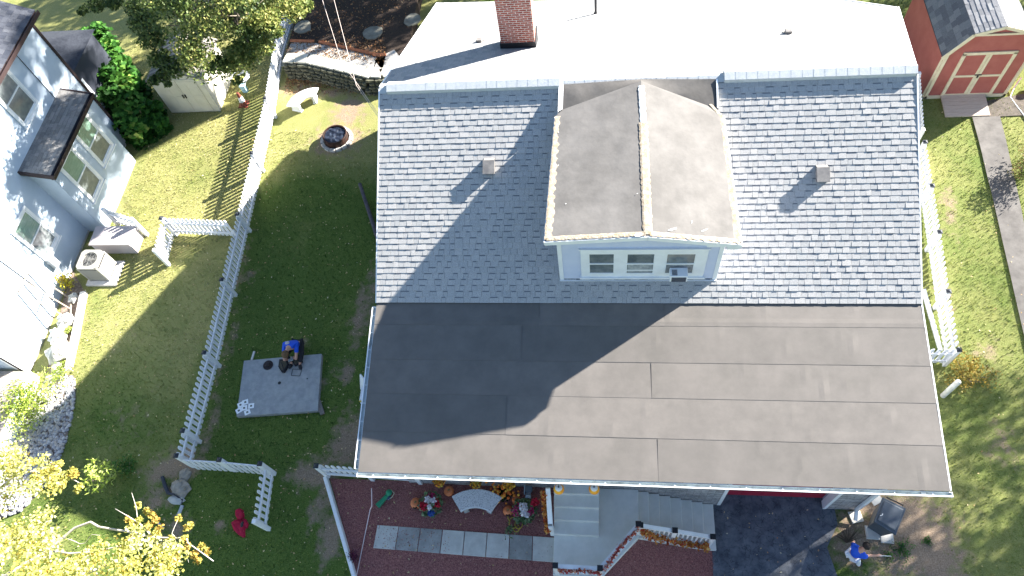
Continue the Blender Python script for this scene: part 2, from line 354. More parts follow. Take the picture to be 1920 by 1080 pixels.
def asph():
    m=mat('old_asphalt',(.06,.068,.085),.85,(.16,.175,.2),3.2,bump=.5,bscale=55,detail=10,dist=.012,ramp=(.35,.68))
    nt=m.node_tree; b=nt.nodes['Principled BSDF']
    tc=nt.nodes.new('ShaderNodeTexCoord'); nz=nt.nodes.new('ShaderNodeTexNoise'); nz.inputs['Scale'].default_value=2.2; nz.inputs['Detail'].default_value=6
    nt.links.new(tc.outputs['Object'],nz.inputs[0]); mv=nt.nodes.new('ShaderNodeVectorMath'); mv.operation='MULTIPLY_ADD'; mv.inputs[1].default_value=(.9,.9,.9)
    nt.links.new(nz.outputs['Color'],mv.inputs[0]); nt.links.new(tc.outputs['Object'],mv.inputs[2])
    v=nt.nodes.new('ShaderNodeTexVoronoi'); v.feature='DISTANCE_TO_EDGE'; v.inputs['Scale'].default_value=3.4; nt.links.new(mv.outputs[0],v.inputs['Vector'])
    r=nt.nodes.new('ShaderNodeValToRGB'); r.color_ramp.elements[0].position=.0; r.color_ramp.elements[1].position=.03; r.color_ramp.elements[0].color=(.25,.25,.25,1)
    nt.links.new(v.outputs[0],r.inputs[0]); mx=nt.nodes.new('ShaderNodeMix'); mx.data_type='RGBA'; mx.blend_type='MULTIPLY'; mx.inputs[0].default_value=.75
    src=b.inputs['Base Color'].links[0].from_socket; nt.links.new(src,mx.inputs[6]); nt.links.new(r.outputs[0],mx.inputs[7]); nt.links.new(mx.outputs[2],b.inputs['Base Color'])
    return m
ASPH=asph()
dr=g(1590,1000)
sheet('driveway',[(3.05,-2.6),(2.85,2.2),(2.85,3.2),(2.95,5.8),(6.1,5.8),(6.15,4.5),(5.8,3.9),(5.95,3.2),(5.5,2.6),(5.7,1.6),(5.2,.6),(5.3,-2.6)],.03,ASPH)
# footpath to the red shed
PATHM=mat('worn_concrete_path',(.09,.083,.078),.9,(.15,.14,.13),2.5,bump=.3,bscale=60,detail=9,dist=.005)
pth=gp((1822,220),(1874,220),(1893,300),(1915,400),(1935,520),(1960,680),(1925,660),(1893,520),(1866,400),(1845,310))
sheet('footpath',pth,.045,PATHM)
pad=gp((1850,190),(1960,170),(1960,215),(1830,222))
sheet('path_apron',pad,.03,mat('damp_soil',(.07,.06,.05),.95,(.13,.11,.09),5,bump=.4))
# gravel strip by the neighbour
GRAV=[tuple(g(a,b))[:2] for a,b in ((92,700),(140,705),(143,745),(125,830),(95,900),(40,960),(-60,990),(-60,900),(10,860),(50,780))]
def grav_mat():
    m=brick_mat('x',(.5,.5,.5),(.5,.5,.5),(0,0,0),1,.1,.1); bpy.data.materials.remove(m)
    m=bpy.data.materials.new('white_gravel'); m.use_nodes=True; nt=m.node_tree; b=nt.nodes['Principled BSDF']; b.inputs['Roughness'].default_value=.8
    tc=nt.nodes.new('ShaderNodeTexCoord'); v=nt.nodes.new('ShaderNodeTexVoronoi'); v.inputs['Scale'].default_value=9; nt.links.new(tc.outputs['Object'],v.inputs[0])
    r=nt.nodes.new('ShaderNodeValToRGB'); r.color_ramp.elements[0].color=(.16,.13,.12,1); r.color_ramp.elements[1].color=(.1,.08,.07,1)
    nt.links.new(v.outputs['Color'],r.inputs[0]); nt.links.new(r.outputs[0],b.inputs['Base Color']); return m
gs=sheet('gravel_bed',GRAV,.02,grav_mat())
def inpoly(x,y,P):
    c=False; j=len(P)-1
    for i in range(len(P)):
        if (P[i][1]>y)!=(P[j][1]>y) and x<(P[j][0]-P[i][0])*(y-P[i][1])/(P[j][1]-P[i][1])+P[i][0]: c=not c
        j=i
    return c
mb=MB(); xs=[p[0] for p in GRAV]; ys=[p[1] for p in GRAV]; k=0
while k<4200:
    x=random.uniform(max(-19.5,min(xs)),max(xs)); y=random.uniform(min(ys),max(ys))
    k+=1
    if not inpoly(x,y,GRAV): continue
    r=random.uniform(.035,.075); a=random.uniform(0,3); M=Matrix.Rotation(a,3,'Z')
    n=6; ring=[M@Vector((math.cos(2*math.pi*i/n)*r*random.uniform(.8,1.15),math.sin(2*math.pi*i/n)*r*.75*random.uniform(.85,1.1),0)) for i in range(n)]
    z0=T(x,y)+.02; c=Vector((x,y,z0))
    vs=[c+q for q in ring]+[c+q*.75+Vector((0,0,r*.55)) for q in ring]+[c+Vector((0,0,r*.8))]
    fs=[(i,(i+1)%n,(i+1)%n+n,i+n) for i in range(n)]+[(i+n,(i+1)%n+n,2*n) for i in range(n)]
    mb.add(vs,fs,random.randrange(3))
tag(mb.build('gravel',[mat('pale_stone',(.44,.43,.44),.8),mat('cream_stone',(.37,.34,.31),.8),mat('grey_stone',(.27,.27,.29),.8)],smooth=False),kind='stuff')
# raised garden behind the dry stone wall
up0=g(535,135); 
TERR=-.8+.55
wl_top=[(533,112),(575,113),(640,128),(690,140),(720,140),(760,120)]
wpts=[G(a,b,TERR) for a,b in wl_top]
GSOIL=mat('dark_leafy_soil',(.012,.01,.01),.95,(.07,.045,.03),30,bump=.8,bscale=40,detail=9,dist=.03,ramp=(.35,.7))
mb=MB(); base=[(p.x,p.y) for p in wpts]
poly=base+[(base[-1][0],34),(base[0][0]-.4,34)]
mb.prism(poly[::-1],-1.2,TERR)
tag(mb.build('upper_garden_soil',GSOIL),kind='structure')
SANDST=mat('pale_flagstone',(.5,.47,.38),.85,(.62,.6,.52),3,bump=.3,bscale=30)
FIELD=mat('mossy_fieldstone',(.06,.062,.045),.9,(.14,.135,.09),7,bump=.6,bscale=25,detail=8)
mb=MB(); 
def along(pts,t):
    L=[(pts[i+1]-pts[i]).length for i in range(len(pts)-1)]; s=t*sum(L)
    for i,l in enumerate(L):
        if s<=l or i==len(L)-1: return pts[i].lerp(pts[i+1],min(1,s/l)),(pts[i+1]-pts[i]).normalized()
        s-=l
WL=sum((wpts[i+1]-wpts[i]).length for i in range(len(wpts)-1))
rw=thing('dry_stone_wall',wpts[2]-Vector((0,0,.5)),'low dry stone retaining wall of mossy flat stones below the leaf strewn garden','wall')
for row in range(5):
    t=random.uniform(0,.03)
    while t<.98:
        l=random.uniform(.03,.07); p,d=along(wpts,min(1,t+l/2)); nrm=Vector((-d.y,d.x,0)); a=math.atan2(d.y,d.x)
        L=l*WL*.97; M=Matrix.Translation(Vector((p.x,p.y,0))-nrm*(.1+.055*(4-row)+random.uniform(0,.05)))@Matrix.Rotation(a+random.uniform(-.06,.06),4,'Z')
        z=-.82+row*.115
        e=lambda q:q*random.uniform(.85,1.05)
        mb.prism([(-e(L/2),-.17),(-e(L/2)*.9,.14),(e(L/2),.15),(e(L/2)*.95,-.16),(0,-.2)],z,z+.1,0,M)
        t+=l
mb.build('stone_courses',FIELD,rw,bevel=.012)
mb=MB(); t=0
while t<1:
    l=random.uniform(.06,.1); p,d=along(wpts,min(1,t+l/2)); a=math.atan2(d.y,d.x); nrm=Vector((-d.y,d.x,0)); L=l*WL*.99
    M=Matrix.Translation(Vector((p.x,p.y,0))+nrm*.1)@Matrix.Rotation(a+random.uniform(-.05,.05),4,'Z')
    mb.prism([(-L/2,-.26),(-L/2*.95,.22),(L/2,.2),(L/2*.97,-.28)],TERR-.02,TERR+.06,0,M); t+=l
mb.build('coping_stones',SANDST,rw,bevel=.015)
# gravel strip and brick edging behind the wall
def strip(pts, w0, w1, z, name, matl, kind='structure', up=0):
    mb=MB(); n=30
    for i in range(n):
        a,da=along(pts,i/n); b,db=along(pts,(i+1)/n); na=Vector((-da.y,da.x,0)); nb=Vector((-db.y,db.x,0))
        q=[a+na*w0,b+nb*w0,b+nb*w1,a+na*w1]; mb.quad(*[Vector((v.x,v.y,z)) for v in q])
    return tag(mb.build(name,matl),kind=kind)
strip(wpts,.2,.95,TERR+.012,'gravel_path',mat('fine_pale_gravel',(.25,.23,.2),.9,(.55,.53,.5),40,bump=.8,bscale=60,detail=8))
mb=MB(); t=0
while t<1:
    p,d=along(wpts,t); nrm=Vector((-d.y,d.x,0)); a=math.atan2(d.y,d.x)
    M=Matrix.Translation(Vector((p.x,p.y,TERR))+nrm*1.02)@Matrix.Rotation(a+.1,4,'Z')@Matrix.Rotation(R(30),4,'X')
    mb.box(-.045,.045,-.05,.05,-.05,.09,0,M); t+=.0115
    if t>.8: break
e=tag(mb.build('brick_edging',mat('old_orange_brick',(.3,.1,.05),.85,(.42,.17,.08),8)),'row of tilted orange bricks edging the leaf strewn garden','garden edging')
FLAG=mat('grey_flagstone',(.13,.125,.1),.9,(.22,.21,.17),4,bump=.3,bscale=30)
for i,(a,b,r,lab) in enumerate(((569,52,.38,'grey stepping stone nearest the picket fence in the dark garden'),(699,62,.4,'round pale stepping stone in the middle of the dark garden'),(773,38,.36,'pale stepping stone lying beside the white roof edge'))):
    c=G(a,b,TERR); n=10; mb=MB()
    mb.prism([(c.x+math.cos(2*math.pi*k/n)*r*random.uniform(.8,1.15),c.y+math.sin(2*math.pi*k/n)*r*random.uniform(.8,1.1)) for k in range(n)],TERR,TERR+.05)
    tag(mb.build('stepping_stone',FLAG,bevel=.01),lab,'stepping stone','stepping stones in the rear garden')

# ================================================================== MAIN HOUSE
XL,XR=-5.53,7.11; YE=4.28; ZE=2.6; YJ=8.28; S1=math.tan(R(10)); ZJ=ZE+(YJ-YE)*S1; S2=math.tan(R(27)); YR=13.05; ZR=ZJ+(YR-YJ)*S2
house=thing('house',(0.8,4.9,-2.0),'large house with grey shingle roof, flat brown lower roof and white gutters','house')
# rear eave corners, all at one height
ZB=3.6
_rn=(0,math.sin(R(25)),math.cos(R(25))); _r0=(0,YR,ZR)
rearL=onp(820,7,_r0,_rn); rearM=onp(1235,-1,_r0,_rn); rearM2=onp(1560,-3,_r0,_rn); rearR=onp(1683,15,_r0,_rn)
WY=4.9; WX0,WX1=-5.2,G(1606,956,-2).x
# low roof deck + strips
mb=MB(); mb.plate([(XL,YE,ZE),(XR,YE,ZE),(XR,YJ,ZJ),(XL,YJ,ZJ)],.12)
lowroof=mb.build('low_slope_roof',[FLATE],house)
vd=Vector((0,math.cos(R(10)),math.sin(R(10)))); nd=Vector((0,-math.sin(R(10)),math.cos(R(10)))); o0=Vector((0,YE,ZE))
Ltot=(YJ-YE)/math.cos(R(10))
def onlow(px,py): return onp(px,py,o0,nd)
seams=[(onlow(x,y)-o0).dot(vd) for x,y in ((1300,902),(1300,824),(1300,748),(1300,681),(1300,612))]
seams=[-.03]+seams[1:]+[Ltot+.02]
mb=MB(); rnd_=[]
ends=[[1.2],[onlow(946,850).x,],[onlow(1223,780).x],[onlow(975,700).x],[onlow(1247,650).x,onlow(1010,620).x],[onlow(1570,590).x]]
def strip_surface(u0,u1,v0,v1,h0,h1,mi=0):
    nu=max(2,int((u1-u0)/.12)); nv=6; o=len(mb.v); vs=[]
    for j in range(nv+1):
        for i in range(nu+1):
            u=u0+(u1-u0)*i/nu; v=v0+(v1-v0)*j/nv; h=h0+(h1-h0)*j/nv
            edge=min(i,nu-i,1)
            wr=max(0,noise.noise(Vector((u*5.5,v*1.7+h0*90,3)))-.3)*.012+.002*noise.noise(Vector((u*1.2,v*1.3,9)))
            wr+=.004*math.exp(-((v-v0-.10)/.03)**2)
            vs.append(o0+Vector((u,0,0))+vd*v+nd*(h+wr*(1 if 0<j<nv else .4)))
    mb.add(vs,[(j*(nu+1)+i,j*(nu+1)+i+1,(j+1)*(nu+1)+i+1,(j+1)*(nu+1)+i) for j in range(nv) for i in range(nu)],mi)
    a=len(mb.v)-len(vs)
    lo=[o0+Vector((u0+(u1-u0)*i/nu,0,0))+vd*v0+nd*(h0-.007) for i in range(nu+1)]
    b_=len(mb.v); mb.v+= [tuple(q) for q in lo]
    for i in range(nu): mb.f.append((b_+i,b_+i+1,a+i+1,a+i)); mb.m.append(1)
for k in range(5):
    v0,v1=seams[k],seams[k+1]+.05
    cuts=[XL+.0]+sorted([c for c in ends[k] if XL<c<XR])+[XR]
    if k==0: v0=-.03
    for c in range(len(cuts)-1):
        lift=.004*(c%2)
        strip_surface(cuts[c],cuts[c+1]+(.0 if c==len(cuts)-2 else .0),v0,min(v1,Ltot+.01),.009+lift*.4,.003+lift*.4,(k+c)%3)
        if c>0:                              # end lap
            mb.box(0,.006,0,v1-v0-.06,-.004,.0015,0,Matrix.Translation(o0+Vector((cuts[c],0,0))+vd*v0+nd*.0105)@Matrix(((1,0,0),(0,vd.y,nd.y),(0,vd.z,nd.z))).to_4x4())
FL2=mat('roll_roofing_dark',(.107,.098,.089),.8,(.137,.124,.113),1.4,bump=.5,bscale=90,spec=.35,dist=.006,detail=9)
FL3=mat('roll_roofing_pale',(.12,.109,.099),.8,(.152,.137,.124),1.9,bump=.5,bscale=90,spec=.35,dist=.006,detail=9)
rf=mb.build('roofing_sheet',[FLATR,FL2,FL3,FLATE],lowroof,smooth=False)
# front shingle slope
def roofbase(name, pts, t, matl): 
    mb=MB(); mb.plate(pts,t); return mb.build(name,matl,house)
fr=roofbase('shingle_roof',[(XL,YJ,ZJ),(XR,YJ,ZJ),(XR,YR,ZR),(XL,YR,ZR)],.14,SHADL)
def shingle_patch(name, C00, C10, C11, C01, nrow, matl, parent, tabw=(.1,.24), th=.011, dash=True, seed=3, holes=None, dmat=None):
    """tabs on the bilinear patch C00-C10 (eave) to C01-C11 (ridge)"""
    rng=random.Random(seed); mb=MB(); vals=[]
    C00,C10,C11,C01=map(Vector,(C00,C10,C11,C01))
    def S(u,v): return C00*(1-u)*(1-v)+C10*u*(1-v)+C11*u*v+C01*(1-u)*v
    for r in range(nrow):
        v0=r/nrow; v1=(r+1.12)/nrow; wid=(S(1,v0)-S(0,v0)).length; u=-rng.uniform(0,.2)/wid; hi=False
        nrm=((C10-C00).cross(C01-C00)).normalized()
        while u<1:
            w_=rng.uniform(*tabw)/wid; a=max(0,u+.0025/wid); b=min(1,u+w_-.0025/wid); u+=w_; hi=not hi
            if b<=a: continue
            if holes and holes(S((a+b)/2,v0)): continue
            h=th+(rng.uniform(.003,.007) if hi else rng.uniform(0,.0025)); vv1=min(v1,1.0)
            p=[S(a,v0),S(b,v0),S(b,vv1),S(a,vv1)]
            top=[p[0]+nrm*(h+rng.uniform(-.0013,.0018)),p[1]+nrm*(h+rng.uniform(-.0013,.0018)),p[2]+nrm*(.004),p[3]+nrm*(.004)]
            bot=[p[0]-nrm*.004,p[1]-nrm*.004]
            n0=len(mb.f)
            sk_=rng.uniform(-.004,.004); d=(C01-C00).normalized()*sk_
            top[0]+=d; top[1]+=d
            mb.add(top+bot,[(0,1,2,3),(4,5,1,0),(4,0,3),(5,2,1)]); val=rng.random(); vals+=[val]*4
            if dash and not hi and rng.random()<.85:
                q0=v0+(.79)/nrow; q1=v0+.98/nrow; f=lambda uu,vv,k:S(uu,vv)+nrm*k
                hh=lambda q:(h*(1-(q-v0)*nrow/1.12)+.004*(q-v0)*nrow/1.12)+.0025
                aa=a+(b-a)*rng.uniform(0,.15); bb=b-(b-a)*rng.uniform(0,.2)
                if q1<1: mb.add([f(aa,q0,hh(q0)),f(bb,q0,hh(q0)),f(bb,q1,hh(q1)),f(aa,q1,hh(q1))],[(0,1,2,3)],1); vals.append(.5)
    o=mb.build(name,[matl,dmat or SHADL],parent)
    at=o.data.attributes.new('rnd','FLOAT','FACE'); at.data.foreach_set('value',vals)
    return o
DX0,DX1=-.985,2.60
def indorm(p): return DX0+.05<p.x<DX1-.05 and p.y>8.80
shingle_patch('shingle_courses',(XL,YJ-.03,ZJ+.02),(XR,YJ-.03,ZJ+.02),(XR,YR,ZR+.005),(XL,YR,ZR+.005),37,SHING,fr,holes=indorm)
# rear slope (its eave swings out towards the right)
rr=MB(); pts=[(XL,YR,ZR),(XR,YR,ZR),tuple(rearR),tuple(rearM2),tuple(rearM),tuple(rearL)]
rr.plate(pts,.14); rear=rr.build('rear_shingle_roof',SHLIT,house)
mm=rearL.lerp(rearR,.5)+Vector((0,.0,0))
shingle_patch('rear_shingle_courses',rearR+Vector((0,.05,.0)),rearL+Vector((0,.05,.0)),(XL,YR,ZR+.01),(XR,YR,ZR+.01),44,SHLIT,rear,dash=False,seed=9,th=.008,dmat=SHLIT)
# ridge caps: plain strip plus two raised vent caps
def capstrip(x0,x1,name,lift,hw,par,y0=YR):
    mb=MB(); n=int((x1-x0)/.24); 
    for i in range(n):
        a=x0+(x1-x0)*i/n; b=x0+(x1-x0)*(i+1.08)/n; 
        e=random.uniform(0,.004)
        e*=.3; t1=[Vector((a,y0-hw,ZR+lift-hw*S2+e+.002)),Vector((b,y0-hw,ZR+lift-hw*S2)),Vector((b,y0,ZR+lift)),Vector((a,y0,ZR+lift+e+.002))]
        t2=[Vector((a,y0,ZR+lift+e+.002)),Vector((b,y0,ZR+lift)),Vector((b,y0+hw,ZR+lift-hw*S2)),Vector((a,y0+hw,ZR+lift-hw*S2+e+.002))]
        mb.add(t1,[(0,1,2,3)]); mb.add(t2,[(0,1,2,3)])
        if i==0 or i==n-1: 
            q=a if i==0 else b
            mb.add([(q,y0-hw,ZR+lift-hw*S2),(q,y0,ZR+lift),(q,y0+hw,ZR+lift-hw*S2),(q,y0+hw,ZR-hw*S2),(q,y0,ZR),(q,y0-hw,ZR-hw*S2)],[(0,1,2,3,4,5)])
    mb.add([(x0,y0-hw,ZR+lift-hw*S2),(x1,y0-hw,ZR+lift-hw*S2),(x1,y0-hw+.01,ZR-hw*S2+.01),(x0,y0-hw+.01,ZR-hw*S2+.01)],[(0,1,2,3)])
    return mb.build(name,[CAPM],par)
capstrip(XL,XR,'ridge_cap',.03,.15,house)
vc=onp(727,150,(0,YR,ZR),(0,-math.sin(R(27)),math.cos(R(27)))).x
capstrip(vc,-1.05,'ridge_vent_cap',.12,.17,house); capstrip(G(1357,140,ZR).x,XR-.02,'ridge_vent_cap',.12,.17,house)
# verge boards
mb=MB()
for x,s in ((XL-.015,-1),(XR+.015,1)):
    mb.beam((x,YJ,ZJ-.06),(x,YR,ZR-.06),.03,.17); mb.beam((x,YR,ZR-.06),((rearL if s<0 else rearR)+Vector((.02*s,0,-.06))),.03,.17)
mb.beam((XR+.015,YE,ZE-.06),(XR+.015,YJ,ZJ-.06),.03,.14)
mb.beam(rearL+Vector((0,.02,-.07)),rearM+Vector((0,.02,-.07)),.03,.16); mb.beam(rearM+Vector((0,.02,-.07)),rearM2+Vector((0,.02,-.07)),.03,.16); mb.beam(rearM2+Vector((0,.02,-.07)),rearR+Vector((0,.02,-.07)),.03,.16)
mb.build('verge_board',WHITE,house)
# gutters
mb=MB(); gw=.09
def gutter(mb,a,b,inward,nst):
    a=Vector(a); b=Vector(b); n=Vector(inward); up=Vector((0,0,1))
    # U profile: bottom, back, front, lips
    prof=[(0,0),(0,-.08),(-gw,-.08),(-gw,.0),(-gw-.015,.0),(-gw-.015,.01),(-gw+.01,.01),(-gw+.01,-.07),(-.012,-.07),(-.012,0)]
    vs=[p-n*q[0]*-1+up*q[1] for p in (a,b) for q in prof]; k=len(prof)
    mis=[0,0,0,0,0,0,1,1,1,0]
    for i in range(k): mb.add([vs[i],vs[(i+1)%k],vs[k+(i+1)%k],vs[k+i]],[(0,1,2,3)],mis[i])
    for t in range(nst):
        p=a.lerp(b,(t+.5)/nst); d=(b-a).normalized()
        M=Matrix((d,n,up)).transposed().to_4x4(); M.translation=p
        mb.box(-.01,.01,-gw,0,-.02,-.008,0,M)
    for p in (a,b):
        d=(b-a).normalized(); M=Matrix((d,n,up)).transposed().to_4x4(); M.translation=p; mb.box(-.006,.006,-gw-.015,0,-.085,.01,0,M)
gutter(mb,(XL-.02,YE-.035,ZE-.02),(XR+.04,YE-.035,ZE-.03),(0,1,0),17)
mb.build('front_gutter',[VINYL,GUT],house)
mb=MB(); gutter(mb,(XL-.01,YE+.05,ZE-.02),(XL-.01,YJ-.12,ZJ-.05),(1,0,0),9)
mb.build('side_gutter',[VINYL,GUT],house)
# walls
mb=MB()
GX0,GX1=G(1346,947,-2).x,G(1546,954,-2).x; GD=G(1543,934,-2).y
DZ=.35
def wallbox(x0,x1,y0,y1,z0,z1,mi=0): mb.box(x0,x1,y0,y1,z0,z1,mi)
wallbox(WX0,GX0,WY,WY+.2,-2.3,ZE-.0,0); wallbox(GX1,WX1,WY,WY+.2,-2.3,ZE,0); wallbox(GX0,GX1,WY,WY+.2,DZ,ZE,0)
wallbox(GX0-.0,GX0+.02,WY+.2,GD+.1,-2.3,DZ,1); wallbox(GX1-.02,GX1,WY+.2,GD+.1,-2.3,DZ,1); wallbox(GX0,GX1,WY+.2,GD+.2,DZ,DZ+.05,1)
mb.box(GX1-.06,GX1+.03,WY-.012,WY+.2,-2.0,DZ,2); mb.box(GX0-.03,GX0+.06,WY-.012,WY+.2,-2.0,DZ,2)
# side and rear walls up to the roof
def wallpoly(x,mi):
    yb=19.6 if mi==1 and x<0 else 17.1; zb=ZR-(yb-YR)*math.tan(R(25))-.16
    mb.add([(x,WY+.2,-2.3),(x,yb,-2.3),(x,yb,zb),(x,YR,ZR-.16),(x,YJ,ZJ-.16),(x,WY+.2,ZE-.02)],[(0,1,2,3,4,5)],mi)
wallpoly(WX0,1); wallpoly(WX1,1)
mb.add([(WX0,19.6,-2.3),(WX1,17.1,-2.3),(WX1,17.1,ZR-(17.1-YR)*math.tan(R(25))-.16),(WX0,19.6,ZR-(19.6-YR)*math.tan(R(25))-.16)],[(0,1,2,3)],1)
mb.build('wall',[STONEV,mat('lilac_grey_siding',(.42,.43,.5),.7,(.47,.48,.54),2),WHITE],house)
mb=MB(); 
for i in range(4):
    mb.box(GX0+.02,GX1-.02,GD,GD+.05,-1.97+i*.56,-1.43+i*.56)
    for k in range(5):
        x=GX0+.1+k*.52; mb.box(x,x+.44,GD-.012,GD,-1.9+i*.56,-1.5+i*.56)
mb.build('garage_door',mat('crimson_garage_door',(.36,.02,.05),.5,(.3,.02,.04),3),house,bevel=.006)
# soffit under the front eave
mb=MB(); mb.box(XL+.02,XR-.02,YE+.03,WY,ZE-.16,ZE-.13); mb.build('soffit',WHITE,house)
mb=MB(); d0=onp(1648,917,(0,4.7,0),(0,1,0)); d1=G(1608,954,-2.0)
dx=WX1-.09
mb.box(dx-.045,dx+.045,WY-.1,WY-.02,-1.75,2.3); mb.beam((dx,WY-.06,2.28),(dx,YE-.08,2.5),.09,.07); mb.beam((dx,WY-.06,-1.72),(dx-.02,WY-.3,-1.88),.09,.07)
mb.build('downspout',WHITE,house,bevel=.008)
# chimney on the rear slope
def rearz(y): return ZR-(y-YR)*math.tan(R(27))
cb=onp(972,90,(0,YR,ZR),(0,math.sin(R(25)),math.cos(R(25))))
c0=onp(941,92,(0,YR,ZR),(0,math.sin(R(25)),math.cos(R(25)))); c1=onp(1003,92,(0,YR,ZR),(0,math.sin(R(25)),math.cos(R(25))))
CHX0,CHX1,CHY=c0.x,c1.x,c0.y
top_h=7.35
mb=MB(); mb.box(CHX0,CHX1,CHY,CHY+.62,c0.z-.4,top_h,0); mb.box(CHX0-.04,CHX1+.04,CHY-.04,CHY+.66,top_h,top_h+.08,1)
ch=mb.build('chimney',[BRICK,CONC],house)
mb=MB(); mb.box(CHX0-.03,CHX1+.03,CHY-.03,CHY+.65,c0.z-.35,c0.z+.2); mb.plate([(CHX0-.05,CHY-.2,rearz(CHY-.2)+.05),(CHX1+.08,CHY-.2,rearz(CHY-.2)+.05),(CHX1+.08,CHY,rearz(CHY)+.06),(CHX0-.05,CHY,rearz(CHY)+.06)],.03)
mb.build('flashing',BLACK,ch)
# box vents on the shingles
nf=Vector((0,-math.sin(R(27)),math.cos(R(27)))); vf=Vector((0,math.cos(R(27)),math.sin(R(27))))
def onfront(px,py): return onp(px,py,(0,YJ,ZJ),nf)
VM=mat('vent_metal',(.16,.15,.145),.5,(.26,.24,.22),6)
for (a,b) in ((918,310),(1540,324)):
    c=onfront(a,b+6); M=Matrix.Translation(c)@Matrix(((1,0,0),(0,vf.y,nf.y),(0,vf.z,nf.z))).to_4x4()
    mb=MB(); mb.box(-.2,.2,-.2,.25,.0,.018,0,M); mb.prism([(-.13,-.14),(.13,-.14),(.13,.16),(-.13,.16)],.018,.15,0,M)
    mb.box(-.145,.145,-.17,.17,.15,.175,0,M); mb.box(-.12,.12,-.145,-.139,.03,.14,1,M); mb.add([M@Vector(q) for q in ((-.13,.16,.15),(.13,.16,.15),(.13,.26,.02),(-.13,.26,.02))],[(0,1,2,3)],0)
    mb.build('roof_vent',[VM,BLACK],house,bevel=.006)
nr_=Vector((0,math.sin(R(25)),math.cos(R(25))))
for (a,b,s) in ((900,80,.13),(1478,64,.14)):
    c=onp(a,b,(0,YR,ZR),nr_); mb=MB(); mb.box(c.x-s,c.x+s,c.y-s*.8,c.y+s*.8,c.z-.05,c.z+.02); mb.box(c.x-s*.7,c.x+s*.5,c.y-s*.5,c.y+s*.5,c.z+.02,c.z+.14)
    mb.build('roof_vent',[VM],house,bevel=.01)
c=onp(1117,27,(0,YR,ZR),nr_); mb=MB(); mb.lathe([(.09,-.1),(.06,.06),(.038,.07),(.038,.75),(.03,.75),(.03,.6)],c,14); mb.build('vent_pipe',DARKM,house,smooth=False)
# ---- dormer
DY=8.77
dorm=MB()
ZL_,ZP_,ZQ_=5.52,5.69,5.36
def zd(x): return (ZL_+(ZP_-ZL_)*(x+1.24)/2.18) if x<.94 else (ZP_+(ZQ_-ZP_)*(x-.94)/1.95)
dorm.add([(DX0,DY,3.3),(DX1,DY,3.3),(DX1,DY,zd(DX1)-.06),(.94,DY,ZP_-.06),(DX0,DY,zd(DX0)-.06)],[(0,1,2,3,4)],0)
for x in (DX0,DX1): dorm.add([(x,DY,3.3),(x,YR-.1,ZR-.6),(x,YR-.1,5.6),(x,12.0,zd(x)-.04),(x,DY,zd(x)-.07)],[(0,1,2,3,4)],0)
dm=dorm.build('dormer',[LAV],house)
# clapboard lines on the front
mb=MB()
for i in range(14):
    z=3.62+i*.12
    if z>5.25: break
    for x0,x1 in ((DX0,DX1),): mb.add([(x0,DY-.014,z),(x1,DY-.014,z),(x1,DY-.003,z+.118),(x0,DY-.003,z+.118)],[(0,1,2,3)]); mb.add([(x0,DY-.014,z),(x1,DY-.014,z),(x1,DY,z-.001),(x0,DY,z-.001)],[(0,1,2,3)])
mb.build('clapboards',LAV,dm)
mb=MB()
mb.box(DX0-.02,DX0+.07,DY-.025,DY+.05,3.5,5.3); mb.box(DX1-.07,DX1+.02,DY-.025,DY+.05,3.5,5.3); mb.box(DX0-.03,DX1+.03,DY-.06,DY+.02,3.46,3.58)
mb.box(DX0-.03,DX0-.004,DY,DY+.08,3.6,5.3); mb.box(DX1+.004,DX1+.03,DY,DY+.08,3.6,5.3)
mb.build('corner_board',WHITE,dm)
Dn=(0,1,0); D0=(0,DY-.03,0)
def wr(px0,py0,px1,py1,p0=D0,n=Dn): return onp(px0,py0,p0,n),onp(px1,py1,p0,n)
a,b=wr(1088,468,1318,517); FX0,FX1,FZ1,FZ0=a.x,b.x,a.z,b.z
mb=MB(); wins=[]
for (x0,x1) in ((1103,1152),(1175,1225),(1250,1299)):
    a,b=wr(x0,475,x1,512); wins.append((a.x,b.x,b.z,a.z))
xs=[FX0]+[v for w_ in wins for v in w_[:2]]+[FX1]
for i in range(0,len(xs),2): mb.box(xs[i],xs[i+1],DY-.05,DY+.0,FZ0,FZ1)
for w_ in wins: mb.box(w_[0],w_[1],DY-.05,DY,w_[3],FZ1); mb.box(w_[0],w_[1],DY-.05,DY,FZ0,w_[2])
mb.box(FX0-.04,FX1+.04,DY-.09,DY,FZ0-.06,FZ0); mb.box(FX0-.03,FX1+.03,DY-.07,DY,FZ1,FZ1+.04)
mb.build('window_frame',WHITE,dm)
for i,w_ in enumerate(wins):
    mb=MB(); zm=(w_[2]+w_[3])/2; y=DY-.03
    e=.025
    mb.box(w_[0],w_[1],y-.004,y+.002,w_[2],w_[3],0)
    mb.box(w_[0],w_[1],y-.02,y+.001,zm-.02,zm+.02,1)
    for q in (w_[0],w_[1]-e): mb.box(q,q+e,y-.014,y,w_[2],w_[3],1)
    mb.box(w_[0]+e,w_[1]-e,y-.014,y,w_[3]-e,w_[3],1); mb.box(w_[0]+e,w_[1]-e,y-.014,y,w_[2],w_[2]+e,1)
    if i==1: mb.box(w_[0]+e,w_[1]-e,y-.007,y-.004,w_[2]+.12,w_[2]+.16,1)
    mb.box(w_[0]+.04,w_[1]-.04,y-.006,y-.004,w_[2]+.05,zm-.04,2)
    mb.build('window_pane',[GLASS,WHITE,[GLASS,mat('lace_curtain',(.4,.42,.42),.7,(.22,.24,.25),9),mat('dark_interior',(.12,.13,.14),.4,(.3,.31,.32),7)][i]],dm)
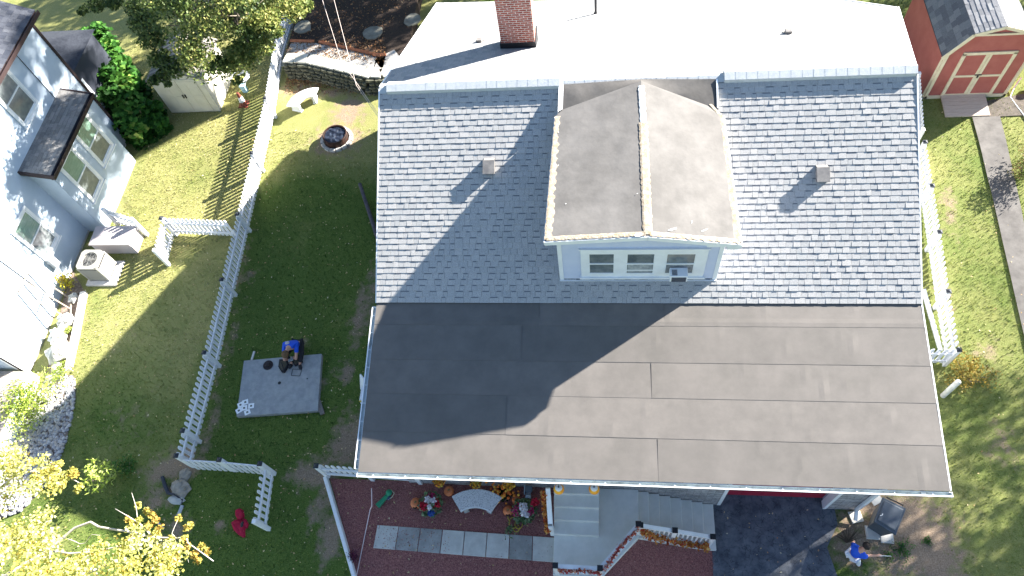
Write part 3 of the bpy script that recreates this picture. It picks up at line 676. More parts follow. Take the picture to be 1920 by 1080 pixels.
# roof
yA=G(1027,230,5.36).y
def plate_obj(name,pts,t,matl,par):
    mb=MB(); mb.plate(pts,t); return mb.build(name,matl,par)
PK=(.94,8.57,5.69)
mb=MB()
def surf(A,B,C_,D,n=26,m=26,seed=0,amp=.006):
    A,B,C_,D=map(Vector,(A,B,C_,D)); vs=[]
    for j in range(m+1):
        for i in range(n+1):
            u=i/n; v=j/m; p=A*(1-u)*(1-v)+B*u*(1-v)+C_*u*v+D*(1-u)*v
            k=1 if 0<i<n and 0<j<m else 0
            p.z+=k*amp*(noise.noise(Vector((p.x*2.2,p.y*2.2,seed)))+.6*abs(noise.noise(Vector((p.x*5,p.y*1.6,seed+4))))); vs.append(p)
    mb.add(vs,[(j*(n+1)+i,j*(n+1)+i+1,(j+1)*(n+1)+i+1,(j+1)*(n+1)+i) for j in range(m) for i in range(n)])
PB=(.90,12.85,5.86); SL=(-1.12,yA,5.56); SR=(2.80,yA,5.42); QL=(-.95,yA+.2,5.58); QR=(2.64,yA+.2,5.45)
surf((-1.24,8.57,ZL_),PK,PB,SL,seed=1); surf(PK,(2.89,8.57,ZQ_),SR,PB,seed=7)
mb.add([SL,PB,QL],[(2,1,0)]); mb.add([SR,PB,QR],[(0,1,2)])
n0_=len(mb.f)
surf(QL,PB,(.9,YR-.08,5.80),(-.95,YR-.1,5.74),seed=3,n=14,m=8,amp=.02); surf(PB,QR,(2.64,YR-.1,5.74),(.9,YR-.08,5.80),seed=5,n=14,m=8,amp=.02)
mb.m[n0_:]=[1]*(len(mb.m)-n0_)
dr_=mb.build('dormer_roof',[RUBBER,mat('dark_membrane',(.08,.075,.07),.8,(.12,.112,.105),1.5,bump=.3,bscale=5,dist=.02,spec=.2)],dm,smooth=True)
mb=MB()
def edge(a,b,w_,h,amp=.02,n=46,mi=0,seed=0):
    a=Vector(a); b=Vector(b); d=(b-a).normalized(); s=d.cross(Vector((0,0,1))).normalized(); vs=[]
    for i in range(n+1):
        p=a.lerp(b,i/n); k1=amp*noise.noise(Vector((i*.7,seed,0))); k2=amp*noise.noise(Vector((i*.6,seed,5))); 
        vs+= [p-s*(w_/2+k1)+Vector((0,0,.004)),p-s*w_*.3+Vector((0,0,h)),p+s*w_*.3+Vector((0,0,h+.004*math.sin(i*1.7))),p+s*(w_/2+k2)+Vector((0,0,.004))]
    mb.add(vs,[(4*i+j,4*i+j+1,4*i+4+j+1,4*i+4+j) for i in range(n) for j in range(3)],mi)
edge((PK[0],8.60,5.69),(.92,11.6,5.81),.2,.014,.035,60,0,1); edge((.92,11.6,5.81),(.90,12.7,5.855),.14,.014,.02,20,1,2)
edge((-1.15,8.6,5.525),(-1.03,yA,5.565),.2,.01,.03,60,0,3); edge((2.80,8.6,5.375),(2.71,yA,5.43),.2,.01,.03,60,0,4)
edge((-1.2,8.62,5.525),(.9,8.62,5.69),.12,.012,.02,40,0,5); edge((.98,8.62,5.69),(2.86,8.62,5.37),.12,.012,.02,40,0,6)
edge((2.72,yA,5.43),(2.5,yA+.3,5.5),.08,.012,.02,10,0,8)
mb.build('sealant_strip',[TAN,mat('white_coating',(.75,.75,.73),.6,(.6,.6,.58),10)],dr_)
mb=MB()
mb.beam((-1.25,8.555,ZL_-.07),(PK[0],8.555,ZP_-.07),.03,.13); mb.beam((PK[0],8.555,ZP_-.07),(2.90,8.555,ZQ_-.07),.03,.13)
mb.box(DX1+.03,2.87,8.58,8.9,5.12,5.3); mb.box(2.2,DX1+.03,8.58,8.76,5.22,5.34); mb.beam((-1.255,8.56,ZL_-.07),(-1.135,yA,5.49),.02,.12); mb.beam((2.905,8.56,ZQ_-.07),(2.815,yA,5.35),.02,.12)  # soffit blocks added to stop light leaking past the right corner
mb.add([(-1.06,yA+.12,5.6),(-.95,yA+.2,5.6),(-.94,YR-.12,5.765),(-1.05,YR-.12,5.765),(-1.06,yA+.12,5.3),(-1.05,YR-.12,5.4)],[(0,1,2,3),(4,0,3,5)])
mb.add([(2.66,yA+.2,5.47),(2.70,yA+.2,5.47),(2.69,YR-.12,5.76),(2.65,YR-.12,5.76),(2.70,yA+.2,5.2),(2.69,YR-.12,5.4)],[(0,1,2,3),(1,4,5,2)])
mb.build('fascia',WHITE,dm)
# dry pale smears on the membrane
CH_=mat('chalky_white',(.65,.65,.62),.9)
for (a,b,w_,l,r) in ((1157,175,.02,.12,.3),(1163,180,.03,.05,1),(1047,247,.02,.08,1.8),(1061,382,.015,.05,.5),(1198,440,.1,.25,.2),(1297,416,.02,.1,1.4),(1320,432,.03,.25,.5),(1262,430,.05,.3,.4),(1117,348,.015,.03,0),(1195,363,.02,.04,0),(1047,310,.012,.06,1.5)):
    c=G(a,b,5.5); c.z=0
    zz=zd(c.x)+(.17 if abs(c.x-.94)<.5 else .05)*(c.y-8.57)/4.3+.012
    c=G(a,b,zz); c.z=zz+.004
    n=8; M=Matrix.Translation(c)@Matrix.Rotation(r,4,'Z')
    sl_=(.09 if c.x<.94 else -.17)
    vs=[]
    for i in range(n):
        q=M@Vector((math.cos(2*math.pi*i/n)*l*random.uniform(.5,1)*.5,math.sin(2*math.pi*i/n)*w_*random.uniform(.5,1)*.6,0)); q.z=c.z+(q.x-c.x)*sl_; vs.append(q)
    mb=MB(); mb.add(vs,[tuple(range(n))]); mb.build('bird_dropping',CH_,dr_)
# window air conditioner
ac=wins[2]; xm=(onp(1257,510,D0,Dn).x+onp(1284,510,D0,Dn).x)/2
aco=thing('window_air_conditioner',(xm,DY-.05,ac[2]),'small white air conditioner sticking out of the right dormer window','air conditioner')
mb=MB(); mb.box(xm-.2,xm+.2,DY-.3,DY-.055,ac[2]+.06,ac[2]+.3); mb.build('housing',WHITE,aco,bevel=.015)
mb=MB(); mb.box(xm-.16,xm+.16,DY-.312,DY-.3,ac[2]+.09,ac[2]+.26)
for i in range(7): mb.box(xm-.16,xm+.16,DY-.32,DY-.311,ac[2]+.095+i*.024,ac[2]+.103+i*.024)
mb.build('grille',mat('grille_grey',(.12,.12,.13),.6),aco)
mb=MB(); 
for i in range(6): mb.box(xm-.15+i*.02,xm-.14+i*.02,DY-.27,DY-.12,ac[2]+.3,ac[2]+.304)
mb.build('side_louvre',DARKM,aco)
# ================================================================== NEIGHBOUR HOUSE
NX=-17.9; NY0,NY1=7.9,17.5; NZT=5.0
nh=thing('neighbour_house',(-21,12.5,-.8),'pale blue sided house with white windows, bay and black gutter at the left edge','house')
NDK=mat('brown_black_trim',(.035,.022,.022),.5)
mb=MB()
mb.box(-26,NX,NY0,NY1,-1.2,NZT+.02,0)
for i in range(47):                          # clapboard laps on the long wall and the end wall
    z=-.75+i*.122
    mb.add([(NX+.016,NY0-.02,z),(NX+.016,NY1,z),(NX+.003,NY1,z+.12),(NX+.003,NY0-.02,z+.12)],[(0,1,2,3)]); mb.add([(NX+.016,NY0-.02,z),(NX+.016,NY1,z),(NX+.004,NY1,z-.001),(NX+.004,NY0-.02,z-.001)],[(0,1,2,3)])
    mb.add([(-26,NY0-.016,z),(NX+.016,NY0-.016,z),(NX+.016,NY0-.003,z+.12),(-26,NY0-.003,z+.12)],[(0,1,2,3)])
mb.box(NX-.02,NX+.03,NY0-.03,NY0+.08,-1.1,NZT,1); mb.box(NX-.1,NX+.03,NY0-.03,NY0,-1.1,NZT,1)
mb.box(NX-.02,NX+.035,NY0,NY1,-1.2,-.72,2)
mb.build('wall',[SIDING,WHITE,CONC],nh)
mb=MB(); mb.add([(NX+.4,NY0-.4,NZT+.02),(NX+.4,NY1+.1,NZT+.02),(-22,NY1+.1,NZT+2.0),(-22,NY0-.4,NZT+2.0)],[(0,1,2,3)]); mb.add([(-26.4,NY0-.4,NZT+.02),(-26.4,NY1+.1,NZT+.02),(-22,NY1+.1,NZT+2.0),(-22,NY0-.4,NZT+2.0)],[(3,2,1,0)])
nr=mb.build('roof',SHDARK,nh); nr.data.attributes.new('rnd','FLOAT','FACE')
shingle_patch('roof_shingles',(NX+.42,NY0-.4,NZT+.03),(NX+.42,NY1+.12,NZT+.03),(-22,NY1+.12,NZT+2.02),(-22,NY0-.4,NZT+2.02),30,SHDARK,nr,dash=False,seed=5,dmat=SHDARK)
mb=MB(); mb.box(NX+.38,NX+.5,NY0-.4,NY1+.12,NZT-.1,NZT-.08); mb.box(NX+.49,NX+.51,NY0-.4,NY1+.12,NZT-.1,NZT+.03); mb.box(NX+.36,NX+.38,NY0-.4,NY1+.12,NZT-.12,NZT+.0)
for i in range(8): mb.box(NX+.38,NX+.5,NY0+i*1.25,NY0+i*1.25+.03,NZT+.01,NZT+.02)
mb.build('gutter',NDK,nh)
mb=MB(); mb.box(NX-.05,NX+.05,NY1-.02,NY1+.07,-.8,NZT); mb.build('corner_trim',NDK,nh)
for y in (10.4,16.2): mb=MB(); mb.tube([(NX+.03,y,-.5),(NX+.03,y,4.8)],.012,6); mb.build('cable',DARKM,nh)
BXF=-17.2
def onW(px,py,x): return onp(px,py,(x,0,0),(1,0,0))
o1,o2=onW(160,168,BXF+.22),onW(103,338,BXF+.22); i1,i2=onW(120,172,NX),onW(51,324,NX)
bzo=(o1.z+o2.z)/2; bzi=max((i1.z+i2.z)/2,bzo+.25); by0,by1=min(o2.y,i2.y),max(o1.y,i1.y)
by0=o2.y; by1=o1.y
mb=MB(); mb.box(NX,BXF,by0+.15,by1-.15,-1.1,bzo-.02,0)
for i in range(40):
    z=-.7+i*.122
    if z>bzo-.14: break
    mb.add([(BXF+.014,by0+.15,z),(BXF+.014,by1-.15,z),(BXF+.003,by1-.15,z+.12),(BXF+.003,by0+.15,z+.12)],[(0,1,2,3)])
    mb.add([(NX,by0+.136,z),(BXF+.01,by0+.136,z),(BXF+.003,by0+.148,z+.12),(NX,by0+.148,z+.12)],[(0,1,2,3)])
bay=mb.build('bay',[SIDING],nh)
mb=MB(); mb.plate([(BXF+.22,by0,bzo),(BXF+.22,by1,bzo),(NX,by1,bzi),(NX,by0,bzi)],.05); br_=mb.build('bay_roof',SHDARK,bay); br_.data.attributes.new('rnd','FLOAT','FACE')
bs=shingle_patch('bay_shingles',(BXF+.22,by0,bzo+.01),(BXF+.22,by1,bzo+.01),(NX,by1,bzi+.01),(NX,by0,bzi+.01),8,ramp_mat('mid_grey_shingle',[(.16,.155,.15),(.2,.195,.19),(.25,.24,.23)],.85,ns=50),bay,dash=False,seed=15)
mb=MB(); mb.box(BXF+.2,BXF+.34,by0-.06,by1+.06,bzo-.13,bzo-.11); mb.box(BXF+.32,BXF+.34,by0-.06,by1+.06,bzo-.13,bzo+.0); mb.beam((NX,by0-.03,bzi-.05),(BXF+.34,by0-.03,bzo-.06),.05,.15); mb.beam((NX,by1+.03,bzi-.05),(BXF+.34,by1+.03,bzo-.06),.05,.15); mb.box(BXF+.16,BXF+.2,by0,by1,bzo-.16,bzo+.0)
mb.build('bay_gutter',NDK,bay)
def window_on(par,x,c,glass_l=GREENG,glass_r=GLASS,name='window'):
    P=[onW(a,b,x) for a,b in c]; y0=min(p.y for p in P); y1=max(p.y for p in P); zz=sorted(p.z for p in P); z0=(zz[0]+zz[1])/2; z1=(zz[2]+zz[3])/2
    mb=MB(); f=.11
    mb.box(x,x+.045,y0,y0+f,z0,z1); mb.box(x,x+.045,y1-f,y1,z0,z1); mb.box(x,x+.045,y0+f,y1-f,z1-f,z1); mb.box(x,x+.055,y0+f,y1-f,z0,z0+f); mb.box(x,x+.08,y0-.03,y1+.03,z0-.05,z0)
    fo=mb.build(name,WHITE,par,bevel=.005)
    mb=MB(); zm=(z0+z1)/2; mb.box(x+.004,x+.012,y0+f,y1-f,zm,z1-f,0); mb.box(x+.004,x+.012,y0+f,y1-f,z0+f,zm,1); mb.box(x+.012,x+.03,y0+f,y1-f,zm-.025,zm+.025,2)
    for yy in (y0+f,y1-f-.03): mb.box(x+.012,x+.026,yy,yy+.03,z0+f,z1-f,2)
    mb.box(x+.012,x+.026,y0+f,y1-f,z1-f-.03,z1-f,2); mb.box(x+.012,x+.026,y0+f,y1-f,z0+f,z0+f+.03,2)
    mb.build('pane',[glass_l,glass_r,WHITE],fo if par is nh else par)
window_on(nh,NX+.016,((0,115),(70,195),(47,240),(-30,165)),GLASS,GLASS)
window_on(nh,NX+.016,((40,382),(110,445),(87,492),(22,440)))
window_on(bay,BXF+.014,((155,205),(205,280),(195,317),(140,245)))
window_on(bay,BXF+.014,((127,270),(192,335),(175,382),(110,317)))
# hip-roofed rear annex
ax=[G(86,58,2.2),G(159,55,2.2),G(134,122,2.2)]
an=thing('garden_annex',(-18.2,19.5,-.8),'low dark roofed lean-to behind the pale blue house, half hidden by vines','lean-to')
mb=MB(); x0=NX-.9; x1=ax[1].x; y0=NY1+.08; y1=ax[1].y
x0=-21; x1=-18.35; y1=20.2
mb.box(x0,x1-.12,y0,y1-.12,-1,2.1,0); mb.build('wall',[mat('shaded_blue_siding',(.035,.04,.055),.8),WHITE],an)  # siding darkened to put the wall's shade into its colour
mb=MB(); cx,cy=(x0+x1)/2-.2,(y0+y1)/2+.3
for a,b in (((x0,y0),(x1,y0)),((x1,y0),(x1,y1)),((x1,y1),(x0,y1)),((x0,y1),(x0,y0))): mb.add([(*a,2.12),(*b,2.12),(cx,cy,2.55)],[(0,1,2)])
ro=mb.build('roof',mat('shaded_navy_shingle',(.018,.021,.03),.9,(.035,.04,.052),12),an); ro.data.attributes.new('rnd','FLOAT','FACE')  # dark roofing, its colour lowered further to stand in for shade
mb=MB(); mb.box(x1-.12,x1-.1,y0+.2,y0+.7,.2,1.6); mb.build('window',WHITE,an)
# deck with railing at the bottom left
dk=thing('wooden_deck',(-20,5.5,-.8),'grey plank deck with white baluster railing at the left picture edge','deck')
mb=MB(); dxr=G(28,760,-.3).x; DYT=NY0-.12
for i in range(26): mb.box(-24,dxr,DYT-.15*(i+1)+.008,DYT-.15*i,-.36,-.3)
mb.build('planks',mat('weathered_deck_boards',(.3,.26,.23),.8,(.42,.38,.34),6,stretch=(1,8,1)),dk)
mb=MB(); mb.box(dxr-.04,dxr+.05,DYT-4,DYT,-1.0,-.28); mb.build('fascia',WHITE,dk)
mb=MB(); rx=dxr-1.0
mb.box(rx-.04,rx+.04,DYT-3.2,DYT,.55,.6); mb.box(rx-.025,rx+.025,DYT-3.2,DYT,-.22,-.17)
for i in range(25): mb.box(rx-.018,rx+.018,DYT-3.15+i*.128,DYT-3.114+i*.128,-.17,.55)
mb.box(rx-.05,rx+.05,DYT-3.3,DYT-3.2,-.3,.7)
mb.build('railing',WHITE,dk)
# ================================================================== STONES, BOX, CONDENSER
def tbox(name,lab,cat,x0,x1,y0,y1,z0,z1): pass
a=G(205,475,-.8); b=G(260,477,-.8); c=G(268,442,-.8); bx1=b.x; byf=b.y; byb=max(c.y,byf+.75); bx0=max(NX+.05,G(186,476,-.8).x); bzt=min(.0,onp(245,462,(bx1,0,0),(1,0,0)).z)
bzt=max(bzt,-.2)
RES=mat('taupe_resin_lid',(.45,.4,.4),.6,(.5,.45,.45),4,bump=.5,bscale=60,dist=.004)
sb=thing('deck_storage_box',((bx0+bx1)/2,(byf+byb)/2,-.8),'taupe resin storage box with woven lid against the pale blue bay','storage box')
mb=MB(); mb.box(bx0+.03,bx1-.03,byf+.03,byb-.03,-.8,bzt-.06); mb.build('body',mat('taupe_resin',(.5,.45,.46),.6),sb,bevel=.02)
mb=MB(); mb.box(bx0,bx1,byf,byb,bzt-.06,bzt)
nxx=22
for i in range(nxx):
    for j in range(10):
        xx=bx0+.06+(bx1-bx0-.12)*i/nxx; yy=byf+.06+(byb-byf-.12)*j/10; mb.box(xx,xx+.03,yy,yy+.045,bzt,bzt+.006)
mb.build('lid',RES,sb)
b=G(207,527,-.72); a=G(174,527,-.72); cx0,cx1,cy0=a.x,b.x,b.y; cx0=cx1-.72; cy1=cy0+.7; cz=.1
pd=thing('concrete_pad',(cx0+.4,cy0+.3,-.8),'concrete slab under the air conditioning condenser','slab'); mb=MB(); mb.box(cx0-.12,cx1+.22,cy0-.16,cy1+.1,-.85,-.72); mb.build('slab',mat('pale_warm_concrete',(.45,.42,.4),.9,(.55,.52,.5),6,bump=.3),pd,bevel=.01)  # pale warm concrete for the pad
cd=thing('condenser_unit',(cx0+.36,cy0+.35,-.72),'beige louvred outdoor condenser with a round fan on top beside the blue wall','condenser')
CND=mat('beige_enamel',(.3,.29,.26),.45)
mb=MB(); mb.box(cx0+.02,cx1-.02,cy0+.02,cy1-.02,-.72,cz-.08,1)
nl=13
for i in range(nl):
    z=-.66+i*(cz-.1+.62)/nl
    mb.box(cx0,cx1,cy0,cy1,z,z+.022,0)
for x in (cx0,cx1-.05):
    for y in (cy0,cy1-.05): mb.box(x-.004,x+.054,y-.004,y+.054,-.72,cz-.06,0)
mb.build('louvred_case',[CND,DARKM],cd)
mb=MB(); ccx,ccy=(cx0+cx1)/2,(cy0+cy1)/2
n=40; ro_=[]; 
sq=[]
for i in range(n):
    t=2*math.pi*i/n; c_,s_=math.cos(t),math.sin(t); k=.37/max(abs(c_),abs(s_)); k=min(k,.46); sq.append((ccx+c_*k,ccy+s_*k)); ro_.append((ccx+c_*.27,ccy+s_*.27))
vs=[(x,y,cz) for x,y in sq]+[(x,y,cz) for x,y in ro_]+[(x,y,cz-.08) for x,y in sq]+[(x,y,cz-.14) for x,y in ro_]
mb.add(vs,[(i,(i+1)%n,(i+1)%n+n,i+n) for i in range(n)]+[(i+2*n,(i+1)%n+2*n,(i+1)%n,i) for i in range(n)]+[(i+n,(i+1)%n+n,(i+1)%n+3*n,i+3*n) for i in range(n)])
mb.build('top_cover',CND,cd,bevel=0)
mb=MB(); mb.lathe([(.27,cz-.15),(.27,cz-.14)],(ccx,ccy,0),24,1)
for k in range(3):
    M=Matrix.Translation((ccx,ccy,cz-.06))@Matrix.Rotation(k*2.09+.4,4,'Z'); mb.add([M@Vector(q) for q in ((.05,-.03,0),(.25,-.11,.02),(.26,.1,-.03),(.05,.04,0))],[(0,1,2,3)],0)
mb.lathe([(.07,cz-.1),(.07,cz-.03),(.03,cz-.02)],(ccx,ccy,0),14,0)
mb.build('fan',[mat('steel_grey',(.12,.12,.115),.4,metal=.4),DARKM],cd)
mb=MB()
for r in (.07,.12,.17,.22,.265): mb.tube([(ccx+math.cos(t/20*2*math.pi)*r,ccy+math.sin(t/20*2*math.pi)*r,cz+.01) for t in range(21)],.0035,4,caps=False)
for k in range(8): mb.tube([(ccx,ccy,cz+.012),(ccx+math.cos(k*.785)*.27,ccy+math.sin(k*.785)*.27,cz+.005)],.0035,4)
mb.build('fan_guard',mat('light_wire',(.22,.22,.21),.5),cd)
mb=MB(); mb.box(NX+.05,NX+.2,cy0+.05,cy0+.3,.0,.5); tag(mb.build('meter_box',mat('grey_meter',(.35,.36,.37),.5),bevel=.015),'small grey utility box on the blue wall beside the condenser','utility box')
# landscape timbers and rockery
TIMB=mat('bleached_timber',(.6,.55,.48),.9,(.72,.68,.62),5,bump=.5,bscale=20,stretch=(6,1,6))
mb=MB(); p,q=g(160,550,.06),g(132,690,.06); mb.beam(p,q,.2,.18); tag(mb.build('landscape_timber',TIMB,bevel=.02),'long bleached timber edging the rockery along the sunlit lawn','timber','bleached rockery timbers')
mb=MB(); mb.beam(g(92,714,.05),g(134,690,.05),.16,.16); tag(mb.build('landscape_timber',TIMB,bevel=.02),'short bleached timber closing the lower end of the rockery','timber','bleached rockery timbers')
sheet('planting_soil',gp((158,545),(136,690),(92,712),(88,700),(133,500)),.012,mat('dry_soil',(.12,.08,.06),.95,(.3,.24,.19),14,bump=.6))
ROCK=mat('pale_rock',(.5,.47,.4),.9,(.65,.62,.56),6,bump=.5,bscale=12)
labs=['largest pale boulder at the lower end of the rockery','rounded pale rock above the largest rockery boulder','pale rock in the middle of the rockery','small pale rock nearest the condenser','flat pale rock against the wall foot']
for i,((a,b),r) in enumerate(zip(((115,665),(112,632),(126,605),(140,560),(108,690)),(.34,.26,.24,.16,.15))):
    p=g(a,b,r*.4); mb=MB(); mb.blob(p,r,8,amp=.6,fr=2.5,sc=(1,1.15,.8)); tag(mb.build('rockery_boulder',ROCK,smooth=False),labs[i],'rock','rocks in the sunlit rockery')
tr=thing('garden_trellis',g(128,575),'small wooden trellis frame leaning on the wall above the rockery','trellis')
mb=MB(); p0=g(135,562,.05); p1=g(134,600,.05); t0=Vector((NX+.08,p0.y+.1,.9)); t1=Vector((NX+.08,p1.y+.1,.9))
for a,b in ((p0,t0),(p1,t1),(p0.lerp(p1,.5),t0.lerp(t1,.5)),(t0,t1),(p0.lerp(t0,.5),p1.lerp(t1,.5)),(p0,p1)): mb.beam(a,b,.04,.03)
mb.build('frame',mat('old_cedar',(.3,.24,.18),.9),tr)
# ================================================================== FENCES
CAPD=mat('dark_post_cap',(.02,.025,.035),.5)
def picket(mb,p,d,w_,z0,z1,t=.022):
    M=Matrix.Translation(Vector((p.x,p.y,0)))@Matrix.Rotation(math.atan2(d.y,d.x),4,'Z')
    # rounded dog-ear head
    hw=w_/2; pr=[(-hw,z0),(hw,z0),(hw,z1-.07),(hw*.75,z1-.02),(hw*.3,z1),(-hw*.3,z1),(-hw*.75,z1-.02),(-hw,z1-.07)]
    vs=[M@Vector((a,-t/2,b)) for a,b in pr]+[M@Vector((a,t/2,b)) for a,b in pr]; n=8
    mb.add(vs,[tuple(range(n)),tuple(range(2*n-1,n-1,-1))]+[(i+n,(i+1)%n+n,(i+1)%n,i) for i in range(n)])
def fence(name,pts,lab,cat='picket fence',h=.95,side=1,sp=.162,posts=None,pw=.1,cap=True,group=None,endposts=(1,1)):
    """pts: ground points; one bay per span with its own panel, a post at each point"""
    th=thing(name,pts[0],lab,cat,group)
    for i in range(len(pts)-1):
        a,b=Vector(pts[i]),Vector(pts[i+1]); d=b-a; L=Vector((d.x,d.y)).length; dd=Vector((d.x/L,d.y/L,0)); nn=Vector((-dd.y,dd.x,0))*side
        mb=MB(); n=max(2,int(L/sp))
        for k in range(n):
            p=a.lerp(b,(k+.5)/n); picket(mb,p+nn*.045,dd,pw,p.z+.05,p.z+h+random.uniform(-.006,.006))
        for hz in (.26,.72): mb.beam(a+Vector((0,0,hz*h/.95)),b+Vector((0,0,hz*h/.95)),.045,.075)
        mb.build('picket_panel',VINYL,th)
    for i,p in enumerate(pts):
        if (i==0 and not endposts[0]) or (i==len(pts)-1 and not endposts[1]): continue
        mb=MB(); p=Vector(p); s=.055; mb.box(p.x-s,p.x+s,p.y-s,p.y+s,p.z-.1,p.z+h+.06,0); po=mb.build('post',WHITE,th,bevel=.006)
        if cap:
            mb=MB(); mb.box(p.x-s-.012,p.x+s+.012,p.y-s-.012,p.y+s+.012,p.z+h+.06,p.z+h+.085); mb.add([(p.x-s,p.y-s,p.z+h+.085),(p.x+s,p.y-s,p.z+h+.085),(p.x+s,p.y+s,p.z+h+.085),(p.x-s,p.y+s,p.z+h+.085),(p.x,p.y,p.z+h+.12)],[(0,1,4),(1,2,4),(2,3,4),(3,0,4)])
            mb.build('post_cap',CAPD,po)
    return th
L0=g(550,55); L1=g(532,122); L2=g(517,220); L4=g(469,434); L5=g(412,687); L6=g(375,829); L7=g(364,874)
L3=L2.lerp(L4,.5); L45=L4.lerp(L5,.5)
fence('picket_fence',[L0,L1,L2,L3,L4,L45,L5,L6,L7],'long white picket fence running down the lawn between the two yards',side=-1)
Bq=g(515,889)
fence('picket_fence',[L7+Vector((.12,-.05,0)),L7.lerp(Bq,.52),Bq],'short white picket fence joining the long fence to the open gate',side=-1,sp=.15,endposts=(0,1),pw=.09)
fence('picket_gate',[Bq+Vector((.05,-.08,0)),g(504,992)],'open white picket gate standing out into the shaded lawn','gate',side=-1,cap=False,sp=.165,pw=.09,h=.92,endposts=(0,1))
fence('picket_fence',[g(616,893),g(700,899),g(790,906)],'white picket fence tucked under the lower left gutter of the house',side=1,sp=.16)
spA=g(331,441); spB=g(441,446)
fence('picket_fence',[spA,spB+Vector((.1,0,0))],'white picket spur reaching left from the long fence towards the blue house',side=1,endposts=(1,0),sp=.15)
fence('picket_gate',[spA+Vector((0,-.1,0)),g(317,497)],'open white picket gate at the end of the sunlit spur','gate',side=-1,cap=False,h=.9,endposts=(0,1),sp=.15)
fence('picket_fence',[g(222,428)+Vector((0,.12,0)),g(276,441)],'short sunlit white picket fence behind the storage box',side=1,cap=False,sp=.15)
R0=g(1700,190); R1=g(1712,306); R2=g(1737,470); R3=g(1752,578); R4=g(1770,684)
RQ=R4+Vector((-1.4,0,0)); RQ.z=T(RQ.x,RQ.y)
fence('picket_fence',[R1,R1.lerp(R2,.5),R2,R3,R4],'white picket fence along the right side of the house',side=1)
fence('picket_fence',[R4,RQ],'short white picket return running in under the lower right roof edge',side=-1,endposts=(0,1))
fence('picket_gate',[g(1703,178),g(1709,282)],'narrow white picket gate beside the right end of the roof ridge','gate',side=1,cap=False)
mb=MB(); p=g(1768,742); mb.tube([p,p+Vector((0,0,1.02)),p+Vector((0,0,1.07))],[.075,.075,.045],12); tag(mb.build('bollard',mat('white_post',(.7,.7,.66),.7,(.55,.53,.46),5),smooth=False),'single round white post standing on the right lawn beside the bronze shrub','post')
mb=MB(); mb.beam(g(613,897,.1),g(668,1085,.1),.1,.22); tag(mb.build('bed_edging',WHITE,bevel=.015),'long white board edging the left side of the mulch bed','edging board')
mb=MB(); mb.beam(g(1730,545,.06),g(1762,660,.06),.09,.14); tag(mb.build('fence_kickboard',WHITE,bevel=.01),'low white board lying along the foot of the right picket fence','edging board')
# ================================================================== SHEDS
a=G(322,211,-.78); b=G(413,209,-.78); sx0,sx1,sy=a.x,b.x,a.y; sd=2.0
zt=onp(285,150,(0,sy,0),(0,1,0)).z; zt=min(max(zt,.6),1.2); pk=zt+.42
sh=thing('garden_shed',((sx0+sx1)/2,sy+1,-.8),'beige plastic garden shed with double doors under the oak tree','shed')
mb=MB(); cx=(sx0+sx1)/2
prof=[(sx0,-.8),(sx1,-.8),(sx1,zt),(cx,pk),(sx0,zt)]
vs=[(x,sy,z) for x,z in prof]+[(x,sy+sd,z) for x,z in prof]
mb.add(vs,[(0,1,2,3,4),(9,8,7,6,5),(0,5,6,1),(1,6,7,2),(4,9,5,0)]); mb.build('wall',BEIGE,sh)
mb=MB()
for s in (-1,1):
    xa=cx+s*((sx1-sx0)/2+.1); mb.plate([(cx,sy-.06,pk+.05),(cx,sy+sd+.06,pk+.05),(xa,sy+sd+.06,zt-.02),(xa,sy-.06,zt-.02)][::s],.04)
for k in range(9): mb.beam((cx+.02,sy-.02+k*.25,pk+.06),(sx1+.1,sy-.02+k*.25,zt-.005),.05,.02); mb.beam((cx-.02,sy-.02+k*.25,pk+.06),(sx0-.1,sy-.02+k*.25,zt-.005),.05,.02)
mb.build('roof',mat('grey_brown_plastic_roof',(.2,.18,.16),.7,(.27,.25,.22),5),sh)
dw=(sx1-sx0)*.38
for s in (-1,1):
    mb=MB(); x0,x1=sorted((cx+s*.008,cx+s*dw)); mb.box(x0,x1,sy-.03,sy-.002,-.74,zt-.02)
    for j in range(2):
        for k in range(2):
            z0=-.66+j*.85; mb.box(x0+.06+k*(x1-x0)/2.1,x0+(x1-x0)/2.1-.03+k*(x1-x0)/2.1,sy-.042,sy-.03,z0,min(z0+.74,zt-.1))
    d=mb.build('door',BEIGE,sh,bevel=.006)
    mb=MB(); mb.box(cx+s*.05-.02,cx+s*.05+.02,sy-.07,sy-.03,.0,.16); mb.build('handle',BLACK,d)
# red barn shed
SZ=-.83
a=G(1731,183,SZ); b=G(1885,183,SZ); rx0,rx1,ry=a.x,b.x,a.y; W=rx1-rx0; RD=3.6
P=lambda px,py: onp(px,py,(0,ry,0),(0,1,0))
k0=P(1771,101); k1=P(1817,62); k2=P(1884,47); ez=k0.z; 
cx=(rx0+rx1)/2; kz=k1.z; kx=abs(cx-k1.x); kx=W/2*.62; pz=k2.z; kz=max(kz,ez+.45); pz=max(pz,kz+.2)
rs=thing('red_barn_shed',(cx,ry+1.8,SZ),'red barn shaped shed with gambrel roof and cream trim at the upper right','shed')
prof=[(rx0,SZ),(rx1,SZ),(rx1,ez),(cx+kx,kz),(cx,pz),(cx-kx,kz),(rx0,ez)]
mb=MB(); vs=[(x,ry,z) for x,z in prof]+[(x,ry+RD,z) for x,z in prof]
mb.add(vs,[tuple(range(7)),tuple(range(13,6,-1)),(0,7,8,1),(1,8,9,2),(6,13,7,0)]); mb.build('wall',REDW,rs)
mb=MB(); pr=[(rx0-.1,ez-.06),(cx-kx,kz+.03),(cx,pz+.03),(cx+kx,kz+.03),(rx1+.1,ez-.06)]
